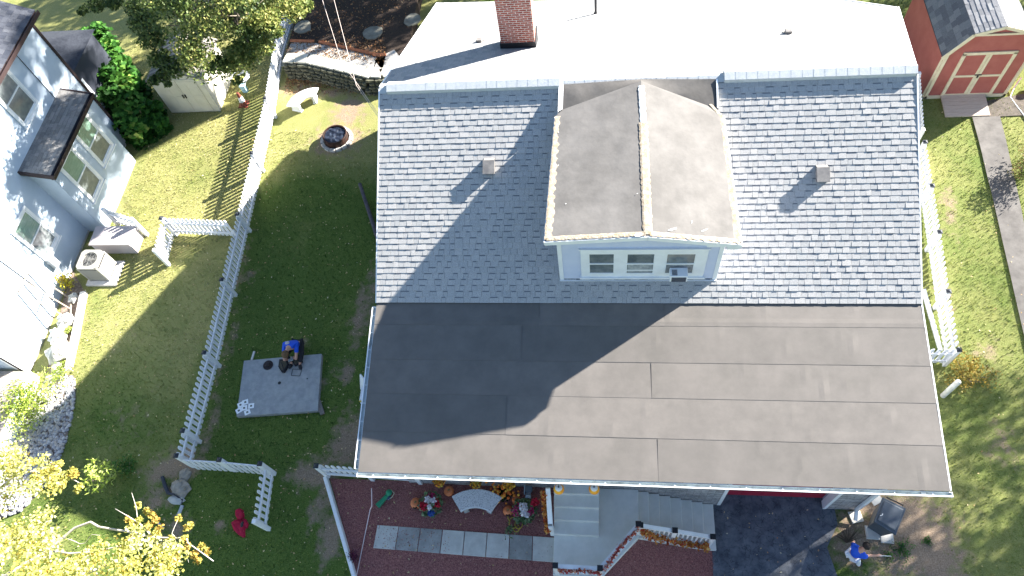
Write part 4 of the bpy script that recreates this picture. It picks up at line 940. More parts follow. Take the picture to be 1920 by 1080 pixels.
for i in range(4):
    (xa,za),(xb,zb_)=pr[i],pr[i+1]; mb.plate([(xa,ry-.08,za),(xb,ry-.08,zb_),(xb,ry+RD+.08,zb_),(xa,ry+RD+.08,za)],.04)
rroof=mb.build('roof',SHDARK,rs); rroof.data.attributes.new('rnd','FLOAT','FACE')
RSH=[ramp_mat('slate_grey_shingle',[(.09,.095,.11),(.13,.14,.155),(.17,.175,.185)],.85,ns=50),ramp_mat('painted_sun_shingle',[(.16,.165,.175),(.22,.22,.23),(.27,.27,.27)],.85,ns=50)]  # lighter copy paints sunlight onto the two upper slopes
for i in range(4):
    (xa,za),(xb,zb_)=pr[i],pr[i+1]
    if i<2: c=[(xa,ry+RD+.09,za),(xa,ry-.09,za),(xb,ry-.09,zb_),(xb,ry+RD+.09,zb_)]
    else: c=[(xb,ry-.09,zb_),(xb,ry+RD+.09,zb_),(xa,ry+RD+.09,za),(xa,ry-.09,za)]
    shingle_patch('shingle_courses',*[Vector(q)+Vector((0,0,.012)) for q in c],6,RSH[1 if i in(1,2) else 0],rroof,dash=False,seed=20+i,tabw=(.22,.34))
T0=ry-.035
def fr_(mb,a,b,w_=.09): mb.beam((a[0],T0,a[1]),(b[0],T0,b[1]),.045,w_,up=(0,-1,0)) if 0 else mb.beam((a[0],T0,a[1]),(b[0],T0,b[1]),w_,.045,up=(0,-1,0))
mb=MB()
for i in range(4): mb.beam((pr[i][0],ry-.095,pr[i][1]-.045),(pr[i+1][0],ry-.095,pr[i+1][1]-.045),.11,.03,up=(0,-1,0))
fr_(mb,(rx0+.04,SZ),(rx0+.04,ez)); fr_(mb,(rx1-.04,SZ),(rx1-.04,ez)); fr_(mb,(rx0,SZ+.05),(rx1,SZ+.05),.12)
zb2=P(1820,70).z; fr_(mb,(cx-kx-.05,kz-.06),(cx+kx+.05,kz-.06),.07)
mb.box(rx0-.035,rx0-.002,ry,ry+.08,SZ,ez)
mb.build('trim',CREAM,rs)
D0x,D1x=P(1763,178).x,P(1853,178).x; Dz1=P(1803,100).z; D0x=G(1763,181,SZ).x; D1x=G(1853,181,SZ).x; Dz1=min(Dz1,kz-.25)
mb=MB(); fr_(mb,(D0x,SZ+.1),(D0x,Dz1),.1); fr_(mb,(D1x,SZ+.1),(D1x,Dz1),.1); fr_(mb,(D0x-.05,Dz1),(D1x+.05,Dz1),.1); mb.build('door_frame',CREAM,rs)
cm=(D0x+D1x)/2
for s in (-1,1):
    x0,x1=sorted((cm+s*.006,cm+s*(D1x-D0x-.1)/2)); mb=MB(); mb.box(x0,x1,ry-.03,ry-.005,SZ+.11,Dz1-.06,0); y=ry-.045
    mb.box(x0,x1,y,ry-.03,SZ+.11,SZ+.17,1); mb.box(x0,x1,y,ry-.03,(SZ+Dz1)/2-.04,(SZ+Dz1)/2+.04,1); xi=cm+s*.05; mb.box(min(cm+s*.006,cm+s*.09),max(cm+s*.006,cm+s*.09),y-.002,ry-.03,SZ+.12,Dz1-.06,1)
    d=mb.build('door',[REDW,CREAM],rs)
    mb=MB(); zc=(SZ+Dz1)/2+.05; mb.box(min(cm,cm+s*.1),max(cm,cm+s*.1),ry-.075,ry-.05,zc,zc+.03); mb.box(cm-.015,cm+.015,ry-.1,ry-.06,zc-.09,zc) if s>0 else None; mb.build('latch',BLACK,d)
mb=MB(); q0=G(1762,187,SZ); q1=G(1855,217,-.85); rw0,rw1=q0.x,q1.x; yb=q1.y
for i in range(6):
    t0,t1=i/6,(i+1)/6; y_a=ry-.04+(yb-ry)*t0; y_b=ry-.04+(yb-ry)*t1-.0
    z_a=SZ+.14-.1*t0; z_b=SZ+.14-.1*t1; mb.plate([(rw0,y_b+.008,z_b),(rw1,y_b+.008,z_b),(rw1,y_a,z_a),(rw0,y_a,z_a)],.05)
mb.build('ramp',mat('tan_boards',(.42,.34,.28),.8,(.5,.42,.35),6,stretch=(1,8,1)),rs)
mb=MB(); c=g(1932,172,.15); mb.blob(c,.2,8,amp=.3,sc=(1,.8,.9)); tag(mb.build('wheelbarrow_cover',mat('pink_red_tarp',(.6,.04,.09),.6),smooth=True),'pink red bundle at the right edge beside the red shed','bundle')
mb=MB(); mb.tube([g(1905,160,.35),g(1898,170,.1),g(1893,183,.03),g(1905,200,.03),g(1916,214,.03),g(1935,240,.03)],.022,8); tag(mb.build('garden_hose',mat('pale_grey_hose',(.5,.52,.53),.5)),'pale grey hose curling over the soil right of the red shed','hose')
# ================================================================== FRONT STEPS AND LANDING
LZ=-.62
def Gz(px,py,z): return G(px,py,z)
st=thing('front_steps',(.5,3,-1.9),'grey concrete steps and angled landing in front of the house','steps')
A=Gz(1039,1004,LZ); xl=A.x; Bq2=Gz(1041,1064,LZ); Cq=Gz(1128,1066,LZ); Dq=Gz(1198,986,LZ); Eq=Gz(1195,930,LZ)
lp=[(xl,WY-.01),(xl,Bq2.y),(Cq.x,Cq.y),(Dq.x,Dq.y),(Eq.x,Dq.y+.0),(Eq.x,WY-.01)]
lp=[(xl,WY-.01),(xl,Bq2.y),(Cq.x,Cq.y),(Dq.x,Dq.y),(Dq.x,WY-.01)]
H_=.95
def capbase(px,py,z,h=.95): p=G(px,py,z+h+.07); return Vector((p.x,p.y,z))
r1=[capbase(1041,1060,LZ),capbase(1125,1065,LZ),capbase(1197,982,LZ)]
zst=[LZ-.12,-1.25,-1.85]; r2=[capbase(1201,984,LZ-.12),capbase(1266,994,-1.25),capbase(1337,1006,-1.85)]
lp=[(xl,WY-.01),(xl,r1[0].y-.07),(r1[1].x+.03,r1[1].y-.08),(r1[2].x+.06,r1[2].y-.1),(r1[2].x+.06,WY-.01)]
Dq=Vector((r1[2].x+.06,r1[2].y-.1,LZ))
mb=MB(); mb.prism(lp,-2.35,LZ); mb.build('landing',STEPM,st,bevel=.012)
tx1=Gz(1123,1004,LZ).x; ys=[Gz(1080,y,LZ+.17*(k+1)).y for k,y in enumerate((1003,976,951,926))]
for k in range(4):
    y1=WY-.01; mb=MB(); mb.box(xl,tx1,ys[k],(ys[k+1]+.03 if k<3 else y1),LZ+.002,LZ+.17*(k+1)); mb.build('tread',STEPM,st,bevel=.012)
xs_=[Gz(px,960,LZ-.18*(k)).x for k,px in enumerate((1196,1217,1237,1258,1278,1298,1318,1338))]
yf=[Dq.y+(r2[2].y-.14-Dq.y)*k/7 for k in range(8)]; xs_[0]=Dq.x
for k in range(7):
    z=LZ-.18*(k+1); mb=MB(); mb.box(xs_[k]+.001,xs_[k+1],yf[k+1]-.0,WY-.012,-2.3,z); mb.build('tread',STEPM,st,bevel=.012)
    if k<6: pass
# railings
def railing(name,pts,z0s,h,lab,cap=True,gar=None):
    th=thing(name,Vector(pts[0]),lab,'railing')
    for i in range(len(pts)-1):
        a,b=Vector(pts[i]),Vector(pts[i+1]); mb=MB(); L=(b-a).length
        mb.beam(a+Vector((0,0,h-.04)),b+Vector((0,0,h-.04)),.1,.05); mb.beam(a+Vector((0,0,.12)),b+Vector((0,0,.12)),.06,.06)
        n=int(L/.13)
        for k in range(1,n):
            p=a.lerp(b,k/n); mb.box(p.x-.02,p.x+.02,p.y-.02,p.y+.02,p.z+.12,p.z+h-.05)
        mb.build('rail',WHITE,th)
    for p in pts:
        p=Vector(p); s=.055; mb=MB(); mb.box(p.x-s,p.x+s,p.y-s,p.y+s,p.z-.02,p.z+h+.04); po=mb.build('post',WHITE,th,bevel=.005)
        if cap: mb=MB(); mb.box(p.x-s-.012,p.x+s+.012,p.y-s-.012,p.y+s+.012,p.z+h+.04,p.z+h+.07); mb.build('post_cap',BLACK,po)
    return th
H_=.95
def capbase(px,py,z,h=H_): p=Gz(px,py,z+h+.07); return Vector((p.x,p.y,z))
r1=[capbase(1041,1060,LZ),capbase(1125,1065,LZ),capbase(1197,982,LZ)]
railing('landing_railing',r1,None,H_,'white railing with black post caps along the lower edge of the angled landing')
def stz(x): return LZ-.18*max(0,min(7,(x-xs_[0])/(xs_[7]-xs_[0])*7))
zz=[LZ-.1,-1.15,-1.8]
r2=[capbase(1201,984,LZ-.12),capbase(1266,994,-1.25),capbase(1337,1006,-1.85)]
railing('stair_railing',r2,None,H_,'white railing with black post caps beside the steps going down to the driveway')
rl=thing('stair_railing',(xl-.1,4,-.8),'plain white railing between the flower bed and the upper steps','railing')
a=Gz(1031,893,.75); b=Gz(1034,983,.35); a=Vector((xl-.05,WY-.35,.9)); b2=Vector((xl-.06,b.y,.33))
a=Gz(1028,893,.95); a=Vector((a.x,WY-.45,.95)); b2=Gz(1032,984,.3)
mb=MB(); mb.beam(a,b2,.11,.06); mb.beam(a-Vector((0,0,.75)),b2-Vector((0,0,.75)),.06,.06)
for k in range(1,9):
    p=a.lerp(b2,k/9); mb.box(p.x-.02,p.x+.02,p.y-.02,p.y+.02,p.z-.75,p.z-.02)
mb.build('rail',WHITE,rl)
mb=MB(); mb.box(b2.x-.055,b2.x+.055,b2.y-.06,b2.y+.05,-.85,b2.z+.03); mb.build('post',WHITE,rl,bevel=.005)
mb=MB(); mb.box(b2.x-.05,b2.x+.05,b2.y-.04,b2.y+.06,b2.z+.03,b2.z+.05); mb.build('post_cap',mat('grey_cap',(.25,.25,.24),.6),rl)
# leaf garlands
GAR=ramp_mat('autumn_garland',[(.45,.05,.03),(.6,.18,.03),(.55,.3,.08),(.35,.08,.04),(.7,.42,.12)],.7,transl=.2)
GARR=ramp_mat('red_garland',[(.4,.04,.05),(.5,.1,.06),(.6,.3,.2),(.3,.03,.04)],.7,transl=.2)
def garland(pts,lab,n,m=GAR,r=.07,size=.1):
    pts=[Vector(p) for p in pts]; L=[]
    for i in range(n):
        p,d=along(pts,random.random()); q=np.random.randn(3)*r*.6; L.append((p.x+q[0],p.y+q[1],p.z+q[2]*.7))
    o=leaves_obj('leaf_garland',L,size,m,aspect=1.2); tag(o,lab,'garland','autumn leaf garlands on the railings'); return o
garland([a+Vector((-.1,-.1,-.05)),a.lerp(b2,.3)+Vector((-.12,0,-.25)),a.lerp(b2,.6)+Vector((-.1,0,-.15)),b2+Vector((-.08,0,-.2)),b2+Vector((-.1,-.05,-.5))],'orange brown leaf garland on the railing between flower bed and upper steps',320,r=.06)
tp=lambda p,dz=0:p+Vector((0,0,H_+dz))
garland([tp(r1[0],-.02)+Vector((.05,-.09,0)),tp(r1[0].lerp(r1[1],.3),-.08)+Vector((0,-.09,0)),tp(r1[0].lerp(r1[1],.6),.0)+Vector((0,-.08,0)),tp(r1[1],-.06)+Vector((0,-.1,0))],'red leaf garland on the lowest straight railing of the landing',200,GARR,.045,.08)
garland([tp(r1[1],-.02)+Vector((.09,-.03,0)),tp(r1[1].lerp(r1[2],.5),.02)+Vector((.02,-.02,0)),tp(r1[2],.0)+Vector((.02,-.08,0))],'red leaf garland winding up the diagonal railing of the landing',230,GARR,.045,.08)
garland([tp(r2[0],-.1)+Vector((.03,-.12,0)),tp(r2[0].lerp(r2[1],.4),-.55)+Vector((0,-.12,0)),tp(r2[1],-.75)+Vector((.1,-.12,0)),tp(r2[1].lerp(r2[2],.5),-.78)+Vector((0,-.12,0)),tp(r2[2],-.75)+Vector((-.1,-.14,0)),tp(r2[2],-.4)+Vector((-.1,-.1,0))],'orange and red leaf garland hanging below the railing by the driveway',520,GAR,.075,.1)
# ================================================================== FLOWER BED
PAVM=[mat('pale_paver',(.46,.44,.4),.9,(.58,.56,.51),4,bump=.3,bscale=70,detail=9,dist=.004),mat('stained_paver',(.22,.215,.2),.9,(.37,.36,.34),2.2,bump=.3,bscale=70,detail=9,dist=.004)]
P0,P1=g(708,985),g(1042,1009); Q0,Q1=g(700,1028),g(1042,1055)
desc=['pale paver at the left end of the paver row','darkest stained paver, second from the left in the row','dark stained paver, third from the left with a pale blotch','grey paver, fourth from the left in the row','pale smooth paver, fifth from the left in the row','grey paver, sixth from the left in the row','mid grey paver, second from the steps end of the row','paver touching the front steps, stained brown at its corner']
for i in range(8):
    a=P0.lerp(P1,i/8+.002); b=P0.lerp(P1,(i+1)/8-.002); c=Q0.lerp(Q1,(i+1)/8-.002); d=Q0.lerp(Q1,i/8+.002); z=-.775+random.uniform(0,.01)
    mb=MB(); mb.prism([(d.x,d.y),(c.x,c.y),(b.x,b.y),(a.x,a.y)],-.83,z+.02)
    tag(mb.build('paver',PAVM[1 if i in(1,2,6) else 0],bevel=.006),desc[i],'paver','square pavers in the mulch bed')
TERZ=mat('terrazzo_seat',(.62,.62,.63),.7,(.2,.2,.22),32,bump=.1,detail=9,ramp=(.5,.66))
def bench(cp,a0,a1,ri,ro,h,rot,lab,top,leg,white=False,legs=(.15,.85)):
    """curved bench: arc centre cp, seat between radii ri and ro"""
    z=cp.z; th=thing('curved_bench',(cp.x+math.cos((a0+a1)/2)*(ri+ro)/2,cp.y+math.sin((a0+a1)/2)*(ri+ro)/2,z),lab,'bench','curved garden benches')
    n=20; poly=[(cp.x+math.cos(a0+(a1-a0)*i/n)*ri,cp.y+math.sin(a0+(a1-a0)*i/n)*ri) for i in range(n+1)]+[(cp.x+math.cos(a1-(a1-a0)*i/n)*ro,cp.y+math.sin(a1-(a1-a0)*i/n)*ro) for i in range(n+1)]
    mb=MB(); mb.prism(poly[::-1],z+h-.055,z+h); mb.build('seat',top,th,bevel=.01)
    if not white:
        mb=MB(); e=.02; q=[(cp.x+math.cos(a0+(a1-a0)*i/n)*(ri-.0),cp.y+math.sin(a0+(a1-a0)*i/n)*(ri-.0)) for i in range(n+1)]+[(cp.x+math.cos(a1-(a1-a0)*i/n)*(ri+.03),cp.y+math.sin(a1-(a1-a0)*i/n)*(ri+.03)) for i in range(n+1)]
        mb.prism(q[::-1],z+h-.06,z+h+.002); mb.build('seat_edge',WHITE,th)
    for t in legs:
        aa=a0+(a1-a0)*t; M=Matrix.Translation((cp.x,cp.y,0))@Matrix.Rotation(aa,4,'Z'); mb=MB(); mb.box(ri+.04,ro-.04,-.05,.05,z-.02,z+h-.055,0,M); mb.box(ri+.02,ro-.02,-.07,.07,z,z+.06,0,M); mb.build('leg',leg,th,bevel=.01)
# front bench from measured corners (seat height .42 above the mulch)
bz=-.8+.42
La,Ra,Lb,Rb,Tm,Bm=[Gz(x,y,bz) for x,y in ((847,931),(941,933),(861,961),(925,962),(893,917),(893,952))]
def circ(p,q,r):
    ax,ay,bx,by,cx,cy=p.x,p.y,q.x,q.y,r.x,r.y; d=2*(ax*(by-cy)+bx*(cy-ay)+cx*(ay-by))
    ux=((ax*ax+ay*ay)*(by-cy)+(bx*bx+by*by)*(cy-ay)+(cx*cx+cy*cy)*(ay-by))/d; uy=((ax*ax+ay*ay)*(cx-bx)+(bx*bx+by*by)*(ax-cx)+(cx*cx+cy*cy)*(bx-ax))/d
    return ux,uy,math.hypot(ax-ux,ay-uy)
ux,uy,ro=circ(La,Ra,Tm); ri=ro-(Tm-Bm).length
a0=math.atan2(Ra.y-uy,Ra.x-ux); a1=math.atan2(La.y-uy,La.x-ux)
bench(Vector((ux,uy,-.79)),a0,a1,ri,ro,.42,0,'curved stone bench with speckled grey seat among pumpkins and flowers',TERZ,CONC)
bz=-.8+.42; c1=Gz(537,199,bz); c2=Gz(597,164,bz); c3=Gz(560,173,bz); ux,uy,ro=circ(c1,c2,c3)
a0=math.atan2(c2.y-uy,c2.x-ux); a1=math.atan2(c1.y-uy,c1.x-ux)
if a1<a0: a1+=2*math.pi
bench(Vector((ux,uy,-.8)),a0,a1,ro-.45,ro,.42,0,'plain white curved bench standing on the sunlit lawn by the fence',WHITE,WHITE,True)
def pumpkin(px,py,r,lab,z=-.79,face=True):
    p=Gz(px,py,z+r*.7); p.z=z; th=thing('pumpkin',p,lab,'pumpkin','pumpkins in the flower bed')
    mb=MB(); n=36; prof=[(0,.0)]
    vs=[];k=14
    for i in range(k+1):
        ph=math.pi*i/k
        for j in range(n):
            t=2*math.pi*j/n; rr=r*math.sin(ph)*(1-.07*abs(math.cos(4.5*t))**6*1.0-0)*(1+.0); rr=r*math.sin(ph)*(.94+.06*abs(math.sin(5*t)))
            vs.append(Vector((p.x+rr*math.cos(t),p.y+rr*math.sin(t),p.z+r*.82+r*.82*math.cos(ph)-(.12*r if i<2 else 0))))
    mb.add(vs,[(i*n+j,(i+1)*n+j,(i+1)*n+(j+1)%n,i*n+(j+1)%n) for i in range(k) for j in range(n)])
    mb.build('rind',mat('pumpkin_rind',(.62,.17,.06),.5,(.72,.25,.11),5),th,smooth=True)
    mb=MB(); mb.tube([p+Vector((0,0,r*1.5)),p+Vector((.01,.01,r*1.75)),p+Vector((.035,.01,r*1.9))],[.025,.016,.02],7); mb.build('stem',mat('pumpkin_stem',(.16,.13,.05),.8),th)
    if face:
        mb=MB(); 
        for a,zz,s in ((-1.75,1.15,.035),(-1.3,1.15,.035),(-1.5,.6,.07)):
            d=Vector((math.cos(a),math.sin(a),0)); c=p+d*r*1.0+Vector((0,0,r*zz)); t=Vector((-d.y,d.x,0))
            mb.add([c-t*s,c+t*s,c+Vector((0,0,s)),c-t*s-d*.03,c+t*s-d*.03,c+Vector((0,0,s))-d*.03],[(0,1,2),(5,4,3),(0,3,4,1),(1,4,5,2),(2,5,3,0)])
        mb.build('carved_face',BLACK,th)
pumpkin(780,944,.15,'carved pumpkin touching the left flower bouquet'); pumpkin(842,921,.14,'pumpkin beside the left end of the speckled bench',face=False)
pumpkin(953,958,.14,'carved pumpkin between the speckled bench and the right bouquet'); pumpkin(968,938,.12,'small pumpkin behind the right bouquet',face=False)
def petals(name,c,r,n,size,m,par,zr=.5,up=0):
    q=np.random.randn(n,3); q/=np.linalg.norm(q,axis=1)[:,None]; q*=(np.random.rand(n)**.4)[:,None]*r; q[:,2]=np.abs(q[:,2])*zr+up
    return leaves_obj(name,q+np.array(c),size,m,par,aspect=1.25,flat=.3)
WHF=ramp_mat('white_petals',[(.7,.66,.68),(.8,.78,.78),(.6,.5,.55)]); REDF=ramp_mat('red_petals',[(.4,.01,.03),(.55,.02,.05),(.3,.01,.02)]); GRL=ramp_mat('bouquet_leaves',[(.05,.1,.04),(.12,.18,.08),(.2,.25,.14)]); BLU=ramp_mat('blue_ribbon',[(.02,.06,.25),(.04,.1,.35)])
MAG=ramp_mat('magenta_petals',[(.35,.02,.1),(.5,.04,.15),(.25,.01,.06)]); ORF=ramp_mat('orange_petals',[(.65,.2,.02),(.75,.32,.03),(.7,.12,.02)]); YEF=ramp_mat('yellow_petals',[(.75,.5,.05),(.7,.3,.03),(.5,.1,.02),(.3,.35,.05)])
def bouquet(px,py,lab,cols):
    p=Gz(px,py,-.45); p.z=-.79; th=thing('flower_bouquet',p,lab,'flowers','flower arrangements in the bed')
    c=Vector((p.x,p.y,-.55)); mb=MB(); mb.lathe([(.1,0),(.14,.22),(.15,.23)],p,14); mb.build('pot',BLACK,th)
    petals('leaves',c,.34,420,.13,GRL,th,.6)
    for nm,m,off,r,n in cols: petals(nm,c+Vector(off),r,n,.085,m,th,.6,.08)
bouquet(807,944,'red, white and blue flower bouquet left of the speckled bench',[('white_flower',WHF,(-.05,.07,.1),.1,60),('white_flower',WHF,(.1,.05,.1),.08,45),('white_flower',WHF,(0,-.12,.1),.07,40),('red_flower',REDF,(-.12,-.05,.03),.16,120),('red_flower',REDF,(.14,.0,.03),.16,110),('red_flower',MAG,(0,.15,.03),.16,100),('blue_flower',BLU,(.06,-.24,.02),.1,60)])
bouquet(982,957,'magenta and white flower bouquet right of the speckled bench',[('white_flower',WHF,(-.0,.05,.12),.13,90),('white_flower',WHF,(.02,-.1,.1),.08,50),('white_flower',WHF,(.1,-.12,.08),.07,40),('magenta_flower',MAG,(-.14,0,.03),.17,130),('magenta_flower',MAG,(.13,-.03,.03),.14,90),('red_bow',REDF,(.28,.2,.1),.12,70)])
p=g(946,926); th=thing('chrysanthemum',p,'orange button flowers spilling beside the bench under the eave','flowers')
mb=MB()
for i in range(70):
    q=Vector((random.gauss(0,.17),random.gauss(0,.14),0)); mb.blob(p+q+Vector((0,0,.35+random.uniform(-.1,.1))),random.uniform(.025,.045),4,mi=random.randrange(3),sc=(1,1,.7))
mb.build('blooms',[mat('orange_bloom',(.7,.22,.03),.6),mat('gold_bloom',(.75,.4,.06),.6),mat('rust_bloom',(.55,.12,.02),.6)],th)
petals('leaves',p+Vector((0,0,.1)),.24,260,.09,ramp_mat('dark_leaves',[(.02,.03,.015),(.04,.06,.02)]),th)
# hanging baskets and lanterns under the front gutter
for i,((a,b),lab) in enumerate((((823,897),'leftmost hanging basket of yellow and red flowers under the gutter'),((892,900),'middle hanging basket of yellow and red flowers under the gutter'),((954,902),'hanging basket of orange flowers nearest the steps'))):
    p=Gz(a,b+3,1.75); th=thing('hanging_basket',p-Vector((0,0,.2)),lab,'hanging basket','flower baskets hanging under the gutter')
    mb=MB(); mb.lathe([(.04,-.22),(.11,-.14),(.14,0),(.145,.01)],p,16); mb.build('pot',mat('brown_pot',(.1,.06,.04),.8),th); petals('blooms',p+Vector((0,-.02,-.03)),.15,260,.075,YEF if i<2 else ramp_mat('orange_mix',[(.65,.15,.02),(.75,.4,.04),(.4,.3,.05)]),th,.55)
    mb=MB()
    for k in range(3): mb.tube([p+Vector((math.cos(k*2.1)*.13,math.sin(k*2.1)*.13,0)),p+Vector((0,.02,.7))],.004,5)
    mb.build('chain',DARKM,th)
for (a,lab) in ((1048,'orange pumpkin lantern with white cap over the left of the steps'),(1114,'orange pumpkin lantern with white cap over the right of the steps')):
    p=Gz(a,917,1.75); th=thing('pumpkin_lantern',p-Vector((0,0,.17)),lab,'lantern','pumpkin lanterns hanging over the steps')
    mb=MB(); mb.blob(p,.125,12,sc=(1,1,1.15)); 
    mb.build('shade',mat('orange_lantern',(.85,.27,.02),.4,(.95,.5,.05),6),th,smooth=True)
    mb=MB(); mb.lathe([(.085,.1),(.08,.145),(.05,.17),(.02,.18)],p,16); mb.build('cap',WHITE,th)
    mb=MB(); mb.lathe([(.018,.17),(.018,.2)],p,8); mb.tube([p+Vector((0,0,.2)),p+Vector((0,.08,.45)),Vector((p.x,YE-.0,ZE-.1))],.006,5); mb.build('cord',BLACK,th)
# solar spotlight, gnome-like green watering figure, wire loops
p=g(993,925); th=thing('flood_light',p,'small dark grey flood light on a stake by the railing','lamp'); mb=MB(); mb.tube([p,p+Vector((0,0,.3))],.015,6); mb.box(p.x-.1,p.x+.1,p.y-.05,p.y+.1,-.52,-.4); mb.box(p.x-.07,p.x+.07,p.y-.13,p.y-.05,-.5,-.42); mb.build('bracket',mat('grey_lamp_metal',(.1,.12,.14),.4),th,bevel=.01); mb=MB(); mb.box(p.x-.07,p.x+.07,p.y-.2,p.y-.13,-.6,-.44); mb.box(p.x-.11,p.x-.085,p.y-.12,p.y+.12,-.5,-.38); mb.build('lamp_head',mat('pale_lamp_face',(.3,.36,.4),.3),th,bevel=.01)
p=g(722,938); th=thing('garden_ornament',p,'green garden ornament with round head lying in the red mulch','garden ornament')
GRN=mat('green_enamel',(.02,.22,.11),.4)
d=Vector((-.62,-.78,0)); q=p+Vector((.02,.05,.08)); mb=MB(); mb.tube([q-d*.1,q+d*.1,q+d*.3],[.055,.065,.08],12); mb.build('body',GRN,th); mb=MB(); mb.blob(q-d*.16+Vector((0,0,.05)),.075,8); mb.lathe([(.09,0),(.09,.012)],q-d*.16+Vector((0,0,.06)),14); mb.build('head',GRN,th,smooth=True)
mb=MB(); e=q+Vector((.13,.05,0)); mb.tube([e+Vector((-.02,.17,0)),e+Vector((.1,.08,0)),e+Vector((.06,-.02,0)),e+Vector((-.04,-.1,0))],.012,6); mb.build('wire_handle',mat('cream_wire',(.6,.55,.4),.5),th); mb=MB(); mb.box(e.x-.1,e.x-.0,e.y-.1,e.y+.08,p.z,p.z+.1); mb.build('base',mat('navy_block',(.04,.06,.12),.6),th,bevel=.02)
p=g(962,985); mb=MB()
for k,(dx,dy,r) in enumerate(((-.05,.2,.09),(.02,.06,.12),(.15,.02,.1),(.1,-.08,.08))): mb.tube([p+Vector((dx+math.cos(t/9*4.6+k)*r,dy+math.sin(t/9*4.6+k)*r*1.2,.03+.05*math.sin(t/9*3))) for t in range(10)],.011,6)
tag(mb.build('coiled_tube',mat('yellow_tube',(.5,.38,.06),.5)),'yellow looped tubing lying in the mulch above the pavers','tubing')
L=np.random.randn(60,3)*np.array([.07,.09,.03])+np.array(g(955,996,.1)); tag(leaves_obj('weed',L,.13,GRL,aspect=3),'green weed tuft beside the yellow tubing at the paver edge','plant')
# cable running down across the bed
mb=MB(); mb.tube([Vector((g(706,925).x,WY-.3,-.3)),g(704,955,.35),g(698,958,.2),g(686,1000,.05),g(668,1085,.03)],.013,6); tag(mb.build('cable',mat('pinkish_cable',(.62,.5,.5),.5)),'thin pale cable running down across the left of the mulch bed','cable')
# ================================================================== DRIVEWAY CORNER
z=-2.0+.98; lc=[Gz(x,y,z) for x,y in ((1655,931),(1700,953),(1680,1004),(1638,978))]; c=sum(lc,Vector())/4
bn=thing('wheelie_bin',(c.x,c.y,-2),'dark blue grey wheeled bin with closed lid at the garage corner','bin'); BINM=mat('blue_grey_plastic',(.05,.065,.085),.45,(.075,.09,.11),6)
mb=MB(); top=[c+(p-c)*.86-Vector((0,0,.05)) for p in lc]; bot=[c+(p-c)*.66 for p in lc]
for p in bot: p.z=-1.95
mb.add(bot+top,[(3,2,1,0),(4,5,6,7)]+[(i,(i+1)%4,(i+1)%4+4,i+4) for i in range(4)][::-1]); mb.build('body',BINM,bn)
mb=MB(); o1_=[p+Vector((0,0,-.04)) for p in lc]; o2_=[c+(p-c)*.97+Vector((0,0,.0)) for p in lc]; i1_=[c+(p-c)*.8+Vector((0,0,.0)) for p in lc]; i2_=[c+(p-c)*.76+Vector((0,0,.035)) for p in lc]
vs=o1_+o2_+i1_+i2_; mb.add(vs,[(k*4+i,k*4+(i+1)%4,(k+1)*4+(i+1)%4,(k+1)*4+i) for k in range(3) for i in range(4)]+[(12,13,14,15),(3,2,1,0)]); mb.build('lid',BINM,bn,bevel=.012)
mb=MB(); mb.tube([lc[0].lerp(lc[1],.15)+Vector((.02,.04,-.03)),lc[0].lerp(lc[1],.85)+Vector((.02,.04,-.03))],.018,8); mb.build('handle',BLACK,bn)
mb=MB(); cc=c+(Gz(1652,965,z)-c); mb.tube([Gz(1650,967,z+.045),Gz(1654,966,z+.045),Gz(1655,963,z+.045)],.008,5); mb.build('lid_mark',WHITE,bn)
def slab(cx,cy,s,rot,lab,zt=.05): 
    p=g(cx,cy); mb=MB(); M=Matrix.Translation(p)@Matrix.Rotation(R(rot),4,'Z'); mb.box(-s/2,s/2,-s/2,s/2,-.02,zt,0,M); tag(mb.build('paving_block',PAVM[0],bevel=.01),lab,'paving block','loose paving blocks around the bin')
slab(1604,969,.31,14,'tilted grey paving block nearest the garage corner'); slab(1635,999,.34,-2,'grey paving block nearest the person in blue'); slab(1662,1007,.32,-3,'grey paving block under the lower corner of the bin'); slab(1640,935,.3,30,'paving block half hidden behind the bin by the downspout')
mb=MB(); p=g(1587,1018)
for i in range(46):
    a=random.uniform(.3,2.8); l=random.uniform(.2,.5); mb.tube([p,p+Vector((math.cos(a)*l*.5,math.sin(a)*l*.5,l*.5)),p+Vector((math.cos(a)*l,math.sin(a)*l,l*.55))],[.006,.005,.002],4)
tag(mb.build('dry_grass_tuft',mat('dry_dark_stems',(.07,.05,.035),.9)),'dry spiky grass tuft at the driveway edge behind the person','plant')
# ================================================================== LEFT YARD
sp=[Gz(x,y,-.66) for x,y in ((457,676),(603,663),(596,770),(443,781))]
sl_=thing('concrete_slab',(sp[0].x+1,sp[0].y-.8,-.8),'large square grey concrete slab lying in the shaded lawn','slab')
mb=MB(); mb.prism([(p.x,p.y) for p in sp][::-1],-.84,-.66); mb.build('slab',mat('blue_grey_concrete',(.26,.27,.275),.9,(.36,.365,.36),5,bump=.4,bscale=70,detail=9,dist=.005),sl_,bevel=.015)
for a,b,r in ((524,718,.05),(576,710,.022)):
    mb=MB(); p=Gz(a,b,-.66); mb.lathe([(r,-.05),(r,.003)],p,12); mb.build('drain_hole',BLACK,sl_)
mb=MB(); mb.beam(g(478,660,.04),g(473,676,.04),.06,.04); tag(mb.build('wooden_stake',TIMB),'short wooden stake at the upper edge of the concrete slab','stake')
mb=MB(); mb.beam(g(598,752,.05),g(606,778,.05),.13,.06); tag(mb.build('plank',mat('grey_plank',(.2,.17,.15),.9),bevel=.01),'short grey plank at the right edge of the concrete slab','plank')
SZT=-.657
p=Gz(503,685,SZT); mb=MB(); mb.lathe([(.145,0),(.155,.01),(.155,.02),(.08,.03),(.06,.09),(.0,.1)],p,28); tag(mb.build('round_hat',mat('dark_brown_felt',(.025,.018,.02),.8,(.04,.03,.032),20),smooth=False),'round dark hat lying on the concrete slab','hat')
